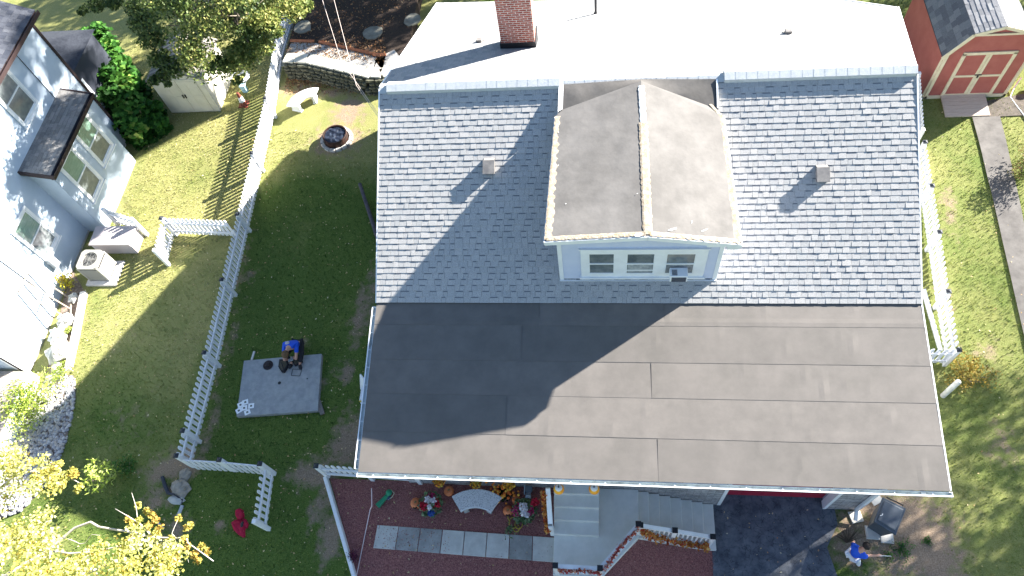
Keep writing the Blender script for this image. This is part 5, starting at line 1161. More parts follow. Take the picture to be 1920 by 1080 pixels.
mb=MB(); q=[Gz(x,y,SZT+.004) for x,y in ((549,692),(566,693),(562,705),(546,704))]
for i in range(4): mb.beam(q[i],q[(i+1)%4],.012,.008)
tag(mb.build('wire_square',BLACK),'thin black square frame lying on the slab near the person','frame')
PAP=mat('white_card',(.85,.86,.86),.6); PIN=mat('photo_print',(.12,.13,.1),.5)
labs=['upper left white card of the scattered group on the slab','topmost white card of the scattered group on the slab','white card at the right of the scattered group','central white card of the scattered group','lower left white card near the slab corner','lowest white card of the scattered group']
for (a,b,r),lab in zip(((451,759,30),(460,754,20),(471,761,8),(458,765,14),(448,770,35),(464,773,28)),labs):
    p=Gz(a,b,SZT); th=thing('printed_card',p,lab,'card','white cards scattered on the slab'); M=Matrix.Translation(p)@Matrix.Rotation(R(r),4,'Z'); dz=.002*labs.index(lab)
    mb=MB(); mb.box(-.088,.088,-.078,.078,dz,.002+dz,0,M); mb.build('sheet',PAP,th); mb=MB(); mb.box(-.03,.03,-.028,.028,.0022+dz,.0032+dz,0,M); mb.build('picture',PIN,th)
fp=g(632,262); ft=thing('fire_pit',fp,'round black fire pit ringed with pale stones on worn ground','fire pit')
mb=MB(); M=None; n=28; R0_,h0=.43,.3
mb.lathe([(R0_,0),(R0_+.02,h0),(R0_,h0+.01),(R0_-.03,h0),(R0_-.04,.16)],fp,n,0); mb.build('steel_ring',mat('rusty_steel',(.02,.016,.015),.6,(.07,.03,.02),6,metal=.3),ft)
mb=MB(); mb.lathe([(.0,.02),(.39,.24),(.39,.23)],fp,n,0)
vs=[];k=10
for i in range(k+1):
    for j in range(n):
        t=2*math.pi*j/n; rr=.39*i/k; vs.append(fp+Vector((rr*math.cos(t),rr*math.sin(t),.26+.04*noise.noise(Vector((rr*8*math.cos(t),rr*8*math.sin(t),2))))))
mb.add(vs,[(i*n+j,(i+1)*n+j,(i+1)*n+(j+1)%n,i*n+(j+1)%n) for i in range(k) for j in range(n)]); mb.build('ash_cover',mat('blue_ash',(.008,.012,.025),.5,(.09,.12,.17),9,detail=9,ramp=(.5,.85)),ft)
for i in range(15):
    t=2*math.pi*i/15; M=Matrix.Translation(fp+Vector((math.cos(t)*.53,math.sin(t)*.53,0)))@Matrix.Rotation(t,4,'Z'); mb=MB(); mb.box(-.065,.065,-.1,.1,-.02,.08+random.uniform(-.01,.01),0,M); mb.build('ring_stone',CONC,ft,bevel=.015)
mb=MB(); mb.tube([g(678,352,.22),g(690,390,.16),g(706,440,.12),g(722,490,.1)],.06,8); tag(mb.build('wooden_pole',mat('dark_weathered_log',(.06,.055,.065),.9,(.1,.09,.1),8)),'upper dark weathered pole leaning across the shaded lawn to the house','pole')
mb=MB(); mb.tube([g(688,378,.05),g(712,450,.05),g(725,480,.05)],.03,7); tag(mb.build('wooden_pole',mat('brown_branch',(.09,.07,.05),.9)),'thin brown pole lying beside the thick dark pole','pole')
# white folding frame leaning at the gutter side
ld=thing('step_stool',g(684,740),'white step stool with yellow band standing under the left gutter','step stool')
mb=MB(); p=g(688,745); 
mb.beam(Gz(679,706,.1),Gz(680,733,-.6),.2,.04); mb.build('back_panel',WHITE,ld); mb=MB(); mb.box(Gz(674,748,-.3).x,Gz(674,748,-.3).x+.25,Gz(674,748,-.3).y-.05,Gz(674,748,-.3).y+.35,-.34,-.3); mb.build('seat',WHITE,ld)
mb=MB(); q=Gz(674,748,-.3)
for dx in (0.01,.22):
    for dy in (-.04,.33): mb.beam((q.x+dx,q.y+dy,-.34),(q.x+dx,q.y+dy+(-.06 if dy<0 else .06),-.8),.03,.03)
mb.build('leg_frame',WHITE,ld); mb=MB(); mb.box(q.x-.005,q.x+.25,q.y-.07,q.y-.05,-.36,-.29); mb.build('yellow_band',mat('yellow_band',(.7,.5,.05),.5),ld)
# rocks, jacket and hose at the lower left
FR=mat('brown_grey_rock',(.2,.18,.15),.9,(.32,.29,.25),7,bump=.6,bscale=14)
for (a,b,r,lab,sc) in ((348,891,.18,'upper brown grey rock below the fence corner',(1.1,.95,.35)),(340,917,.27,'larger brown grey rock below the upper one',(1.1,.95,.35)),(332,938,.19,'smooth pale rock touching the black strap',(1.3,.7,.35))):
    p=g(a,b,r*.15); mb=MB(); mb.blob(p,r,6,amp=.5,fr=2.2,sc=sc); tag(mb.build('garden_rock',FR if 'pale' not in lab else mat('pale_smooth_rock',(.4,.4,.38),.8),smooth='pale' in lab),lab,'rock','rocks below the fence corner')
mb=MB(); mb.tube([g(306,895,.05),g(311,912,.05),g(318,926,.06),g(330,929,.12),g(344,938,.05),g(342,946,.04)],[.05,.055,.05,.02,.02,.015],8); tag(mb.build('black_strap',mat('dark_navy_fabric',(.03,.035,.05),.7)),'dark folded strap lying beside the smooth pale rock','strap')
mb=MB(); mb.beam(g(343,948,.03),g(335,968,.03),.09,.04); mb.beam(g(298,981,.03),g(308,992,.03),.06,.04); tag(mb.build('plastic_pipe',mat('grey_pipe',(.35,.38,.42),.4)),'grey plastic pipe pieces on bare ground below the rocks','pipe')
jk=thing('red_jacket',g(450,985),'crimson jacket crumpled on the lawn beside the open gate','jacket'); RJ=mat('crimson_fleece',(.3,.006,.03),.85,(.42,.015,.05),7,bump=.4,bscale=12)
def cloth(mb,pts,h=.09,seed=0):
    P2=[Gz(x,y,-.8) for x,y in pts]; c=sum(P2,Vector())/len(P2); n=len(P2); rings=[]
    for k,(s,z) in enumerate(((1,.0),(.97,.05),(.8,.85),(.5,1.05),(.2,.95),(.02,.9))):
        for i in range(n):
            p=c+(P2[i]-c)*s; rings.append(Vector((p.x,p.y,-.8+h*z*(1+.5*noise.noise(Vector((p.x*9,p.y*9,seed)))))))
    mb.add(rings,[(k*n+i,k*n+(i+1)%n,(k+1)*n+(i+1)%n,(k+1)*n+i) for k in range(5) for i in range(n)])
mb=MB(); cloth(mb,[(433,980),(441,974),(455,974),(463,984),(460,996),(461,1008),(456,1009),(447,1003),(438,994)],.1); mb.build('body',RJ,jk,smooth=True)
mb=MB(); cloth(mb,[(444,957),(450,953),(457,957),(459,968),(455,976),(446,976),(443,968)],.13,4); mb.build('hood',RJ,jk,smooth=True)
mb=MB(); cloth(mb,[(456,970),(463,975),(467,984),(464,992),(459,988),(459,980)],.12,7); mb.build('sleeve',RJ,jk,smooth=True)
mb=MB(); p=Gz(454,983,-.68); mb.blob(p,.07,6,sc=(.7,1.2,.4)); mb.build('lining',BLACK,jk)
# coiled hose, bucket and cone behind the shed
p=g(461,160); mb=MB()
for k in range(5): mb.tube([p+Vector((math.cos(t/20*6.283)*(.2+.025*k),math.sin(t/20*6.283)*(.24+.03*k),.35+.03*k+.1*math.sin(t/20*6.283+k))) for t in range(21)],.013,5)
tag(mb.build('coiled_hose',mat('pale_hose',(.6,.62,.66),.5)),'loose coil of pale hose hanging behind the beige shed','hose')
p=g(461,172); mb=MB(); mb.box(p.x-.12,p.x+.12,p.y-.1,p.y+.1,-.5,-.45); mb.box(p.x-.1,p.x+.1,p.y-.08,p.y+.08,-.8,-.5); tag(mb.build('plastic_tub',mat('light_blue_plastic',(.35,.55,.65),.5),bevel=.02),'light blue plastic tub under the hose coil','tub')
p=g(458,196); th=thing('traffic_cone',p,'faded red traffic cone with white collar beside the beige shed','traffic cone'); mb=MB(); mb.box(p.x-.19,p.x+.19,p.y-.19,p.y+.19,p.z,p.z+.03); mb.build('base',mat('cone_red',(.2,.045,.03),.7),th,bevel=.02); mb=MB(); mb.lathe([(.14,.03),(.115,.2),(.1,.2)],p,18); mb.lathe([(.075,.42),(.045,.62),(.03,.62)],p,18); mb.build('cone',mat('cone_orange_red',(.2,.06,.04),.7),th,smooth=False); mb=MB(); mb.lathe([(.116,.2),(.076,.42),(.07,.42)],p,18); mb.build('collar',WHITE,th)
# overhead wires
for (a,b,c_,lab) in (((625,-5,3.5),(668,160,3.0),(720,330,2.6),'right overhead service wire crossing in front of the dark garden'),((603,-5,3.4),(640,115,2.9),(700,330,2.4),'left overhead service wire crossing in front of the dark garden')):
    pts=[Gz(*a),Gz(*b),Gz(*c_)]; pts[-1]=Vector((WX0+.0,pts[-1].y,pts[-1].z)); far=pts[0]+(pts[0]-pts[1])*2; mb=MB(); mb.tube([far]+pts,.008,5)
    tag(mb.build('overhead_wire',mat('pale_wire',(.5,.42,.38),.5)),lab,'wire','overhead wires')
# ================================================================== PEOPLE
SKIN=mat('skin',(.5,.28,.2),.6); BLUE=mat('royal_blue_jersey',(.01,.07,.5),.7,(.02,.1,.6),6); BLKC=mat('black_cloth',(.02,.02,.025),.9); WHC=mat('white_cloth',(.65,.66,.7),.8)
def skin_mesh(name,nodes,edges,matl,parent,root=0,sub=2):
    me=bpy.data.meshes.new(name); me.from_pydata([n[0] for n in nodes],edges,[]); me.materials.append(matl)
    o=bpy.data.objects.new(name,me); COL.objects.link(o)
    m=o.modifiers.new('skin','SKIN'); 
    if not me.skin_vertices: me.attributes
    for i,n in enumerate(nodes):
        r=n[1]; me.skin_vertices[0].data[i].radius=(r if isinstance(r,tuple) else (r,r))
    me.skin_vertices[0].data[root].use_root=True
    s=o.modifiers.new('sub','SUBSURF'); s.levels=sub; s.render_levels=sub
    if parent is not None: setpar(o,parent)
    return o
def ensure_skin(): pass
def person(name,J,lab,hair,legmat,hair_r=.11,hold=None,sock=None,k=1.0,facedir=Vector((0,-1,-.6))):
    """J: joints in world coordinates"""
    th=thing(name,(J['pelvis'].x,J['pelvis'].y,min(J['footL'].z,J['footR'].z)),lab,'person')
    nodes=[];edges=[]; idx={}
    def N(n,p,r): idx[n]=len(nodes); nodes.append((tuple(p),r*k if not isinstance(r,tuple) else (r[0]*k,r[1]*k)))
    def E(a,b): edges.append((idx[a],idx[b]))
    N('pelvis',J['pelvis'],.13); N('waist',J['pelvis'].lerp(J['chest'],.5),.115); N('chest',J['chest'],.135); N('neckb',J['neck'],.06); N('neck',J['neck'].lerp(J['head'],.4),.05); N('head',J['head'],.09); 
    hd=(J['head']-J['neck']).normalized(); N('crown',J['head']+hd*.1*k,.075)
    for a,b in (('pelvis','waist'),('waist','chest'),('chest','neckb'),('neckb','neck'),('neck','head'),('head','crown')): E(a,b)
    for S in 'LR':
        N('sh'+S,J['sh'+S],.06); N('el'+S,J['el'+S],.042); N('wr'+S,J['wr'+S],.03); d=(J['wr'+S]-J['el'+S]).normalized(); N('hand'+S,J['wr'+S]+d*.06*k,(.035,.022))
        E('chest','sh'+S); E('sh'+S,'el'+S); E('el'+S,'wr'+S); E('wr'+S,'hand'+S)
        sd=d.cross(Vector((0,0,1))).normalized()
        for f,(o_,l) in enumerate(((-.028,.062),(-.01,.072),(.01,.067),(.027,.052))):
            b=J['wr'+S]+d*.085*k+sd*o_*k; N(f'f{S}{f}a',b,.0095); N(f'f{S}{f}b',b+d*l*.5*k+Vector((0,0,-.006)),.009); N(f'f{S}{f}c',b+d*l*.85*k+Vector((0,0,-.025))*k,.0075); E('hand'+S,f'f{S}{f}a'); E(f'f{S}{f}a',f'f{S}{f}b'); E(f'f{S}{f}b',f'f{S}{f}c')
        sg=1 if S=='L' else -1; b=J['wr'+S]+d*.035*k+sd*.032*sg*k; N('t'+S+'a',b,.011); N('t'+S+'b',b+(d*.03+sd*.018*sg)*k,.0095); E('wr'+S,'t'+S+'a'); E('t'+S+'a','t'+S+'b')
        N('hip'+S,J['hip'+S],.09); N('kn'+S,J['kn'+S],.06); N('an'+S,J['an'+S],.042); N('foot'+S,J['foot'+S],(.042,.03)); E('pelvis','hip'+S); E('hip'+S,'kn'+S); E('kn'+S,'an'+S); E('an'+S,'foot'+S)
    body=skin_mesh('body',nodes,edges,SKIN,th)
    # face details and ears
    fd=facedir.normalized(); sidev=fd.cross(hd).normalized(); H=J['head']+hd*.03*k
    mb=MB(); mb.blob(H+fd*.1*k-hd*.01,.016*k,5); 
    for s in (-1,1): mb.blob(H+sidev*.088*k*s,.022*k,5,sc=(.6,.8,1))
    mb.build('nose_and_ears',SKIN,th,smooth=True)
    mb=MB()
    for s in (-1,1): mb.blob(H+fd*.088*k+sidev*.032*k*s+hd*.015,.011*k,5)
    mb.build('eyes',BLACK,th); mb=MB(); mb.blob(H+fd*.088*k-hd*.05*k,.02*k,5,sc=(1,.6,.4)); mb.build('mouth',mat('lips',(.35,.12,.1),.5),th)
    # hair: shell over crown and back
    mb=MB(); c=J['head']+hd*.055*k-fd*.012*k; vs=[];n=14;m_=22
    for i in range(n+1):
        ph=math.pi*.62*i/n
        for j in range(m_):
            t=2*math.pi*j/m_; back=-math.cos(t); e1=fd; e2=sidev; d=(hd*math.cos(ph)+(e1*math.cos(t)+e2*math.sin(t))*math.sin(ph))
            lim=1 if (math.cos(t)<.2 or ph<1.25) else .92
            vs.append(c+d*.112*k*lim*(1+.05*noise.noise(Vector(d)*9+Vector((k,0,0)))))
    mb.add(vs,[(i*m_+j,(i+1)*m_+j,(i+1)*m_+(j+1)%m_,i*m_+(j+1)%m_) for i in range(n) for j in range(m_)]); mb.build('hair',hair,th,smooth=True)
    # shirt
    nd=[];ed=[]
    pts=[(J['pelvis'].lerp(J['chest'],.06),.15),(J['pelvis'].lerp(J['chest'],.5),.145),(J['chest'],.158),(J['neck'].lerp(J['chest'],.25),.08)]
    for S in 'LR': pts+= [(J['sh'+S],.083),(J['sh'+S].lerp(J['el'+S],.62),.07)]
    nd=[(tuple(p),r*k) for p,r in pts]; ed=[(0,1),(1,2),(2,3),(2,4),(4,5),(2,6),(6,7)]
    skin_mesh('shirt',nd,ed,BLUE,th)
    # trousers, shoes
    nd=[(tuple(J['pelvis']),.145*k)];ed=[]
    for S in 'LR':
        b=len(nd); nd+=[(tuple(J['hip'+S]),.105*k),(tuple(J['kn'+S]),.075*k),(tuple(J['kn'+S].lerp(J['an'+S],.85 if sock is None else .35)),.06*k)]; ed+=[(0,b),(b,b+1),(b+1,b+2)]
    skin_mesh('trousers',nd,ed,legmat,th)
    for S in 'LR':
        skin_mesh('shoe',[(tuple(J['an'+S]-(J['an'+S]-J['kn'+S]).normalized()*-.02),.058*k),(tuple(J['foot'+S].lerp(J['an'+S],.45)),.065*k),(tuple(J['foot'+S]+(J['foot'+S]-J['an'+S])*.15),.055*k)],[(0,1),(1,2)],BLACK,th)
        if sock: skin_mesh('sock',[(tuple(J['kn'+S].lerp(J['an'+S],.4)),.056*k),(tuple(J['kn'+S].lerp(J['an'+S],.95)),.05*k)],[(0,1)],sock,th)
    return th
V=Vector
# kneeling person at the slab
hz=.02; hd=Gz(536,662,hz); nk=hd+V((.0,.14,-.04)); chst=nk+V((.02,.17,-.12)); pv=chst+V((.02,.24,-.24)); gz=-.66
J=dict(pelvis=pv,chest=chst,neck=nk,head=hd)
hl=Gz(541,678,-.42); hr=Gz(549,676,-.42)
J['shL']=chst+V((-.19,.03,.04)); J['shR']=chst+V((.19,.03,.04)); J['elL']=V((hd.x-.15,hd.y-.1,-.28)); J['elR']=V((hd.x+.21,hd.y-.06,-.28)); J['wrL']=hl+V((-.06,.07,.0)); J['wrR']=hr+V((.02,.1,0))
J['hipL']=pv+V((-.1,0,-.05)); J['hipR']=pv+V((.1,0,-.05)); J['knL']=V((pv.x-.22,pv.y-.42,-.38)); J['knR']=V((pv.x+.26,pv.y-.38,-.38)); J['anL']=V((pv.x-.1,pv.y-.6,-.62)); J['anR']=V((pv.x+.16,pv.y-.62,-.62)); J['footL']=J['anL']+V((-.05,-.15,-.0)); J['footR']=J['anR']+V((.06,-.15,-.0))
pv.z=-.5; J['pelvis']=pv; J['hipL'].z=J['hipR'].z=-.52
p1_=person('person',J,'person in a blue shirt and black trousers crouching over a tablet at the slab','' or mat('brown_hair',(.09,.05,.025),.8,(.15,.09,.045),20),BLKC,facedir=V((0,-.55,-.85)))
mb=MB(); mb.blob(J['chest']+V((-.07,.04,.115)),.07,7,sc=(1,.9,.3)); mb.build('back_print',mat('pale_print',(.55,.5,.42),.8,(.3,.3,.45),20),p1_,smooth=True)
th=thing('handheld_tablet',Gz(545,675,-.44),'small pale controller held in the crouching person\'s hands','controller'); mb=MB(); c=Gz(545,675,-.44); M=Matrix.Translation(c)@Matrix.Rotation(.35,4,'Z'); mb.box(-.075,.075,-.045,.045,0,.02,0,M); mb.build('case',mat('pale_grey_device',(.35,.38,.4),.4),th,bevel=.006); mb=MB(); mb.box(-.055,.055,-.034,.034,.02,.022,0,M); mb.build('screen',mat('dim_screen',(.2,.25,.27),.15),th)
def bag(pts,h,lab,mouth=True):
    P3=[Gz(x,y,SZT) for x,y in pts]; c=sum(P3,V((0,0,0)))/len(P3); th=thing('camera_bag',c,lab,'bag','black bags on the slab'); n=len(P3)
    mb=MB(); mb.prism([(p.x,p.y) for p in P3][::-1],SZT,SZT+h*.7); mb.build('shell',BLKC,th,bevel=.02)
    mb=MB(); q=[c+(p-c)*.75 for p in P3]; mb.prism([(p.x,p.y) for p in q][::-1],SZT+h*.7,SZT+h*.72); mb.build('lining',mat('dark_lining',(.045,.045,.04),.9,(.12,.1,.06),30),th)
    mb=MB(); mb.tube([q[0]+V((0,0,h*.7)),c+V((0,0,h)),q[len(q)//2]+V((0,0,h*.7))],.012,6); mb.build('strap',BLACK,th)
bag([(526,676),(540,676),(543,686),(535,700),(530,700),(524,690)],.16,'black soft bag left of the crouching person\'s knees'); bag([(549,679),(563,667),(569,680),(554,688)],.14,'open black case right of the crouching person\'s knees')
# walking person near the driveway
hz=-.62; hd=Gz(1624,1024,hz); 
gx=Gz(1597,1054,-2)
nk=hd+V((-.03,-.03,-.17)); chst=nk+V((-.05,-.03,-.2)); pv=V((hd.x-.14,hd.y-.1,-1.22))
J=dict(pelvis=pv,chest=chst,neck=nk,head=hd); fw=V((.75,.66,0)); sdv=V((-.66,.75,0))
J['shL']=chst+sdv*.16+V((0,0,.06)); J['shR']=chst-sdv*.17+V((0,0,.06)); J['elL']=J['shL']+V((.06,.1,-.24)); J['elR']=J['shR']+V((.12,.06,-.2)); J['wrL']=J['elL']+fw*.12+V((0,0,-.17)); J['wrR']=J['elR']+V((.26,.02,-.04))
f1=g(1586,1048); f2=g(1608,1062)
J['hipL']=pv+sdv*.08+V((0,0,-.05)); J['hipR']=pv-sdv*.08+V((0,0,-.05)); J['anL']=V((f1.x+.05,f1.y+.05,-1.9)); J['anR']=V((f2.x,f2.y,-1.93)); J['knL']=J['hipL'].lerp(J['anL'],.5)+fw*.06; J['knR']=J['hipR'].lerp(J['anR'],.5)+fw*.05; J['footL']=J['anL']+fw*.13+V((0,0,-.05)); J['footR']=J['anR']+fw*.13+V((0,0,-.03))
person('person',J,'dark haired child in a blue shirt and white trousers walking beside the driveway',mat('black_hair',(.02,.014,.012),.8,(.04,.03,.025),20),WHC,k=.88,facedir=V((.7,.6,-.25)))
mb=MB(); a=J['wrR']+V((.02,0,0)); mb.beam(a,a+V((.3,.0,.0)),.02,.02); tag(mb.build('wooden_stick',TIMB),'short pale stick held by the walking child','stick')
# ================================================================== TREES AND PLANTS
def wpx(px,py,z): return G(px,py,z)
OAK=ramp_mat('oak_leaves',[(.03,.055,.015),(.07,.11,.03),(.12,.17,.04),(.2,.24,.06),(.36,.33,.1)],.6,transl=.35,spec=.4)
def tree(name,base,top,centre,rad,ncl,per,cr,size,m,lab,seed,cat='tree',bark=BARK,r0=.2,nb=12,group=None,extra=None,shell=.6):
    th=thing(name,base,lab,cat,group); mb=MB(); branches(mb,base,top,centre,rad,nb,r0,seed); mb.build('trunk',bark,th,smooth=True)
    P_,c_=crown_pts(centre,rad,ncl,per,cr,seed,shell)
    if extra is not None: P_=np.concatenate([P_,extra[0]]); c_=np.concatenate([c_,extra[1]])
    leaves_obj('crown',P_,size,m,th,clump=c_); return th
oc=G(405,18,4.6)
sub=[]; cl=[]; rng=np.random.RandomState(4)
for px,py,z,r in ((545,18,4.2,.55),(572,12,4.0,.3),(500,40,4.4,.5),(520,60,4.0,.25),(450,95,3.8,.45),(470,60,4.2,.5),(430,125,3.3,.28),(445,150,2.8,.2),(410,120,3.6,.35),(330,125,3.6,.45),(300,110,3.8,.4),(285,70,4.2,.5),(265,40,4.4,.45),(310,140,3.3,.3),(315,158,3.0,.12),(290,150,3.2,.22),(180,8,4.5,.35),(155,20,4.0,.2),(215,5,4.5,.3),(255,12,4.6,.4)):
    c=np.array(wpx(px,py,z)); n=int(1500*r); q=rng.randn(n,3); q/=np.linalg.norm(q,axis=1)[:,None]; q*=(rng.rand(n)**.5)[:,None]*r; q[:,2]*=.6; sub.append(c+q); cl.append(np.full(n,.2+.75*max(0,(px-250)/330)*rng.rand()**.5))
tree('oak_tree',g(385,5),Vector((oc.x,oc.y+.8,3.6)),tuple(oc),(1.75,2.1,1.7),60,300,.55,.13,OAK,'broad green oak crown turning yellow at its right, overhanging the beige shed',11,extra=(np.concatenate(sub),np.concatenate(cl)),r0=.22,nb=14)
# trees outside the picture shading it; the very tall one added to dapple
DG=ramp_mat('shade_tree_leaves',[(.03,.06,.015),(.06,.1,.03),(.1,.14,.04)],.6,transl=.3)
for i,(x,y,h,rx,lab) in enumerate(((-5.5,33.5,6,3.2,'tall leafy tree beyond the upper left picture edge'),(3.5,35,6,3.5,'leafy tree beyond the upper picture edge behind the house'),(21.8,13.2,8.2,3.9,'leafy tree beyond the right picture edge shading the lower lawn'),(25.5,8.0,6.0,4.0,'second leafy tree beyond the right picture edge, lower down'),(18.7,9.3,7.2,2.9,'small dense tree just beyond the right picture edge nearest the bin'),(-6.5,29,5,3.0,'leafy tree beyond the upper picture edge left of the garden'),(.8,30,5,3.1,'leafy tree beyond the upper picture edge above the dark garden'),(1.5,29.8,17.5,3.6,'very tall unseen tree added beyond the upper edge to dapple the blue house'),(-12.5,32,5.5,3.2,'leafy tree beyond the upper left edge behind the annex'),(20.5,27.5,5.5,2.6,'leafy tree beyond the upper right corner behind the red shed'))):
    z0=T(x,y); tree('shade_tree',Vector((x,y,z0)),Vector((x,y,z0+h*.55)),(x,y,z0+h*.75+.6),(rx,rx,2.3),60,(150 if x<15 else 105),.8,.26,DG,lab,30+i,r0=.25,nb=10,shell=.3)
# vine shrub with large leaves
VL=ramp_mat('broad_vine_leaves',[(.02,.07,.012),(.04,.13,.02),(.07,.2,.03),(.13,.28,.05),(.26,.33,.07)],.6,transl=.3,spec=.15)
rng=np.random.RandomState(9); pts=[];cl=[]
for px,py,z,r in ((185,60,.9,.5),(200,95,.8,.6),(175,90,1.2,.35),(215,120,.6,.6),(195,140,.9,.5),(230,160,.5,.65),(205,175,.7,.5),(240,195,.3,.6),(265,205,.1,.5),(285,225,-.1,.4),(255,240,-.1,.55),(235,225,.2,.5),(290,200,-.2,.3),(300,228,-.3,.25),(250,150,.2,.4),(165,60,1.1,.3)):
    c=np.array(wpx(px,py,z)); n=int(260*r); q=rng.randn(n,3); q/=np.linalg.norm(q,axis=1)[:,None]; q*=(rng.rand(n)**.4)[:,None]*r; q[:,2]=np.abs(q[:,2])*.8; q[:,2]-=.1; pts.append(c+q); cl.append(np.full(n,.1+.6*rng.rand()))
    for k in range(2):
        c2=c.copy(); c2[2]-=.6*(k+1)*.6; q2=q*.9; pts.append(c2+q2); cl.append(np.full(n,.1))
gb=g(240,200); vt=thing('grape_vine',gb,'bright green broad leaved vine thicket beside the pale blue house','vine'); leaves_obj('foliage',np.concatenate(pts),.27,VL,vt,aspect=1.1,flat=.35,clump=np.concatenate(cl))
mb=MB()
for px,py in ((190,90),(215,130),(240,190),(265,215)): b=g(px+12,py+12); mb.tube([b,wpx(px,py,0),wpx(px-3,py-8,.7)],[.03,.02,.01],6)
mb.build('stem',BARK,vt)
# yellow tree at the lower left, branches reaching in from outside
YL=ramp_mat('golden_leaves',[(.48,.3,.07),(.46,.4,.09),(.46,.48,.12),(.58,.58,.24),(.7,.65,.45)],.6,transl=.4,spec=.3)
rng=np.random.RandomState(2); pts=[];cl=[]
def clu(px,py,z,r,k,dens=1):
    c=np.array(wpx(px,py,z)); n=int(310*r*dens)+5; q=rng.randn(n,3); q/=np.linalg.norm(q,axis=1)[:,None]; q*=(rng.rand(n)**.5)[:,None]*r; q[:,2]*=.6; pts.append(c+q); cl.append(np.full(n,k))
for i in range(75):
    px=rng.uniform(-60,105); py=rng.uniform(840,1120); clu(px,py,rng.uniform(2.8,4.8),rng.uniform(.2,.42),.3+.5*rng.rand())
for i in range(85):
    px=rng.uniform(120,335); lo=985+ (0 if px>180 else 30)+.35*abs(px-250)*.6; py=rng.uniform(lo,1130)
    if (px>300 and py<1010): continue
    clu(px,py,rng.uniform(2.8,4.6),rng.uniform(.13,.34),.25+.5*rng.rand(),.85)
for px,py in ((60,866),(65,893),(75,900),(100,876),(110,870),(118,905),(105,912),(125,892),(135,885),(140,890),(148,915),(95,895),(85,885)): clu(px,py,3.4,.12,.15+.3*rng.rand(),1.6)
for px,py in ((258,948),(275,958),(285,965),(292,975),(262,975),(240,975),(250,985),(300,990),(335,972),(350,990),(355,985),(345,1010),(350,1025),(335,1035),(378,1024),(388,1035),(370,1050),(365,1040),(295,1000),(320,1010),(280,985),(330,1050)): clu(px,py,3.3,.09,.05+.35*rng.rand(),1.5)
YT=thing('golden_tree',g(-110,1180),'golden yellow tree reaching in from the lower left corner','tree')
leaves_obj('crown',np.concatenate(pts),.088,YL,YT,aspect=1.2,clump=np.concatenate(cl))
mb=MB(); base=Vector(g(-110,1230)); t0=wpx(-80,1130,2.4)
mb.tube([base,base.lerp(t0,.6)+Vector((.1,.1,.2)),t0],[.17,.14,.1],9)
def br(pl,z0,z1,r): n=len(pl); mb.tube([wpx(a,b,z0+(z1-z0)*i/(n-1)) for i,(a,b) in enumerate(pl)],[r*(1-.75*i/(n-1)) for i in range(n)],6)
br([(-80,1130),(0,1085),(90,1032),(118,1008),(140,990),(170,979),(185,988),(215,993),(240,997),(265,1004),(300,1008),(330,1009),(350,1008),(352,1018),(375,1034),(400,1052)],2.4,3.5,.038)
br([(90,1032),(130,1038),(175,1035),(220,1025),(260,1020)],2.8,3.2,.03); br([(118,1008),(140,1015),(150,1020),(160,1018),(172,1002),(190,1004)],2.9,3.2,.014)
br([(285,1005),(262,982),(240,968),(216,954)],3.2,3.5,.02); br([(285,1005),(258,975),(255,950),(247,924)],3.1,3.6,.015); br([(-30,940),(30,890),(60,884),(100,886),(130,895),(148,905)],2.8,3.4,.03)
br([(150,1080),(200,1060),(235,1040),(250,1020)],2.6,3.2,.03); br([(0,1020),(20,1015),(35,1005)],3,3.3,.02); br([(60,1075),(90,1062),(110,1058)],3,3.4,.02)
br([(330,1009),(322,1000),(333,975)],3.3,3.5,.012); br([(352,1018),(350,1040),(354,1055)],3.3,3.3,.01); br([(-80,1130),(-40,1000),(-30,940)],2.4,2.8,.05); br([(-80,1130),(60,1120),(150,1080)],2.4,2.6,.05)
mb.build('branches',PALEBARK,YT,smooth=True)
def shrub(name,px,py,r,h,n,size,m,lab,cat='shrub',aspect=2.2,flat=0,stems=5,sc=(1,1)):
    b=g(px,py); th=thing(name,b,lab,cat); rng=np.random.RandomState(int(px)); q=rng.randn(n,3); q/=np.linalg.norm(q,axis=1)[:,None]; q*=(rng.rand(n)**.45)[:,None]; q*=np.array([r*sc[0],r*sc[1],h/2]); q[:,2]+=h*.55
    an_=np.arctan2(q[:,1],q[:,0]); q[:,:2]*=(1+.28*np.sin(an_*3+px)+.16*np.sin(an_*7+py))[:,None]*(.8+.4*rng.rand(n))[:,None]
    k=.5+.35*np.sin(q[:,0]*9/r*.3+px)*np.cos(q[:,1]*7/r*.3)
    leaves_obj('foliage',q+np.array(b),size,m,th,aspect=aspect,flat=flat,clump=np.clip(k,0,1)); mb=MB()
    for i in range(stems): a=random.uniform(0,6.28); mb.tube([b,b+Vector((math.cos(a)*r*.3,math.sin(a)*r*.3,h*.4)),b+Vector((math.cos(a)*r*.7,math.sin(a)*r*.7,h*.8))],[.018,.012,.005],5)
    mb.build('stem',BARK,th); return th
LG=ramp_mat('yellow_green_leaves',[(.16,.24,.03),(.28,.36,.05),(.4,.48,.1),(.5,.55,.2)],.5,transl=.35); MG=ramp_mat('mid_green_leaves',[(.03,.09,.015),(.06,.16,.03),(.1,.22,.05)],.5,transl=.3)
shrub('young_rhododendron',208,898,.42,1.0,420,.15,LG,'bright yellow green shrub with long leaves in the left lawn',aspect=2.6,flat=.2,sc=(1,1.1))
shrub('green_bush',243,878,.34,.5,420,.1,MG,'darker green bush tucked behind the bright long leaved shrub',sc=(1.1,.9))
shrub('sunlit_shrub',68,765,.85,.9,2400,.11,LG,'large sunlit lime green shrub between gravel and deck',sc=(1,1.2))
shrub('small_lime_plant',118,700,.38,.3,500,.08,LG,'small lime plant at the end of the bleached timber')
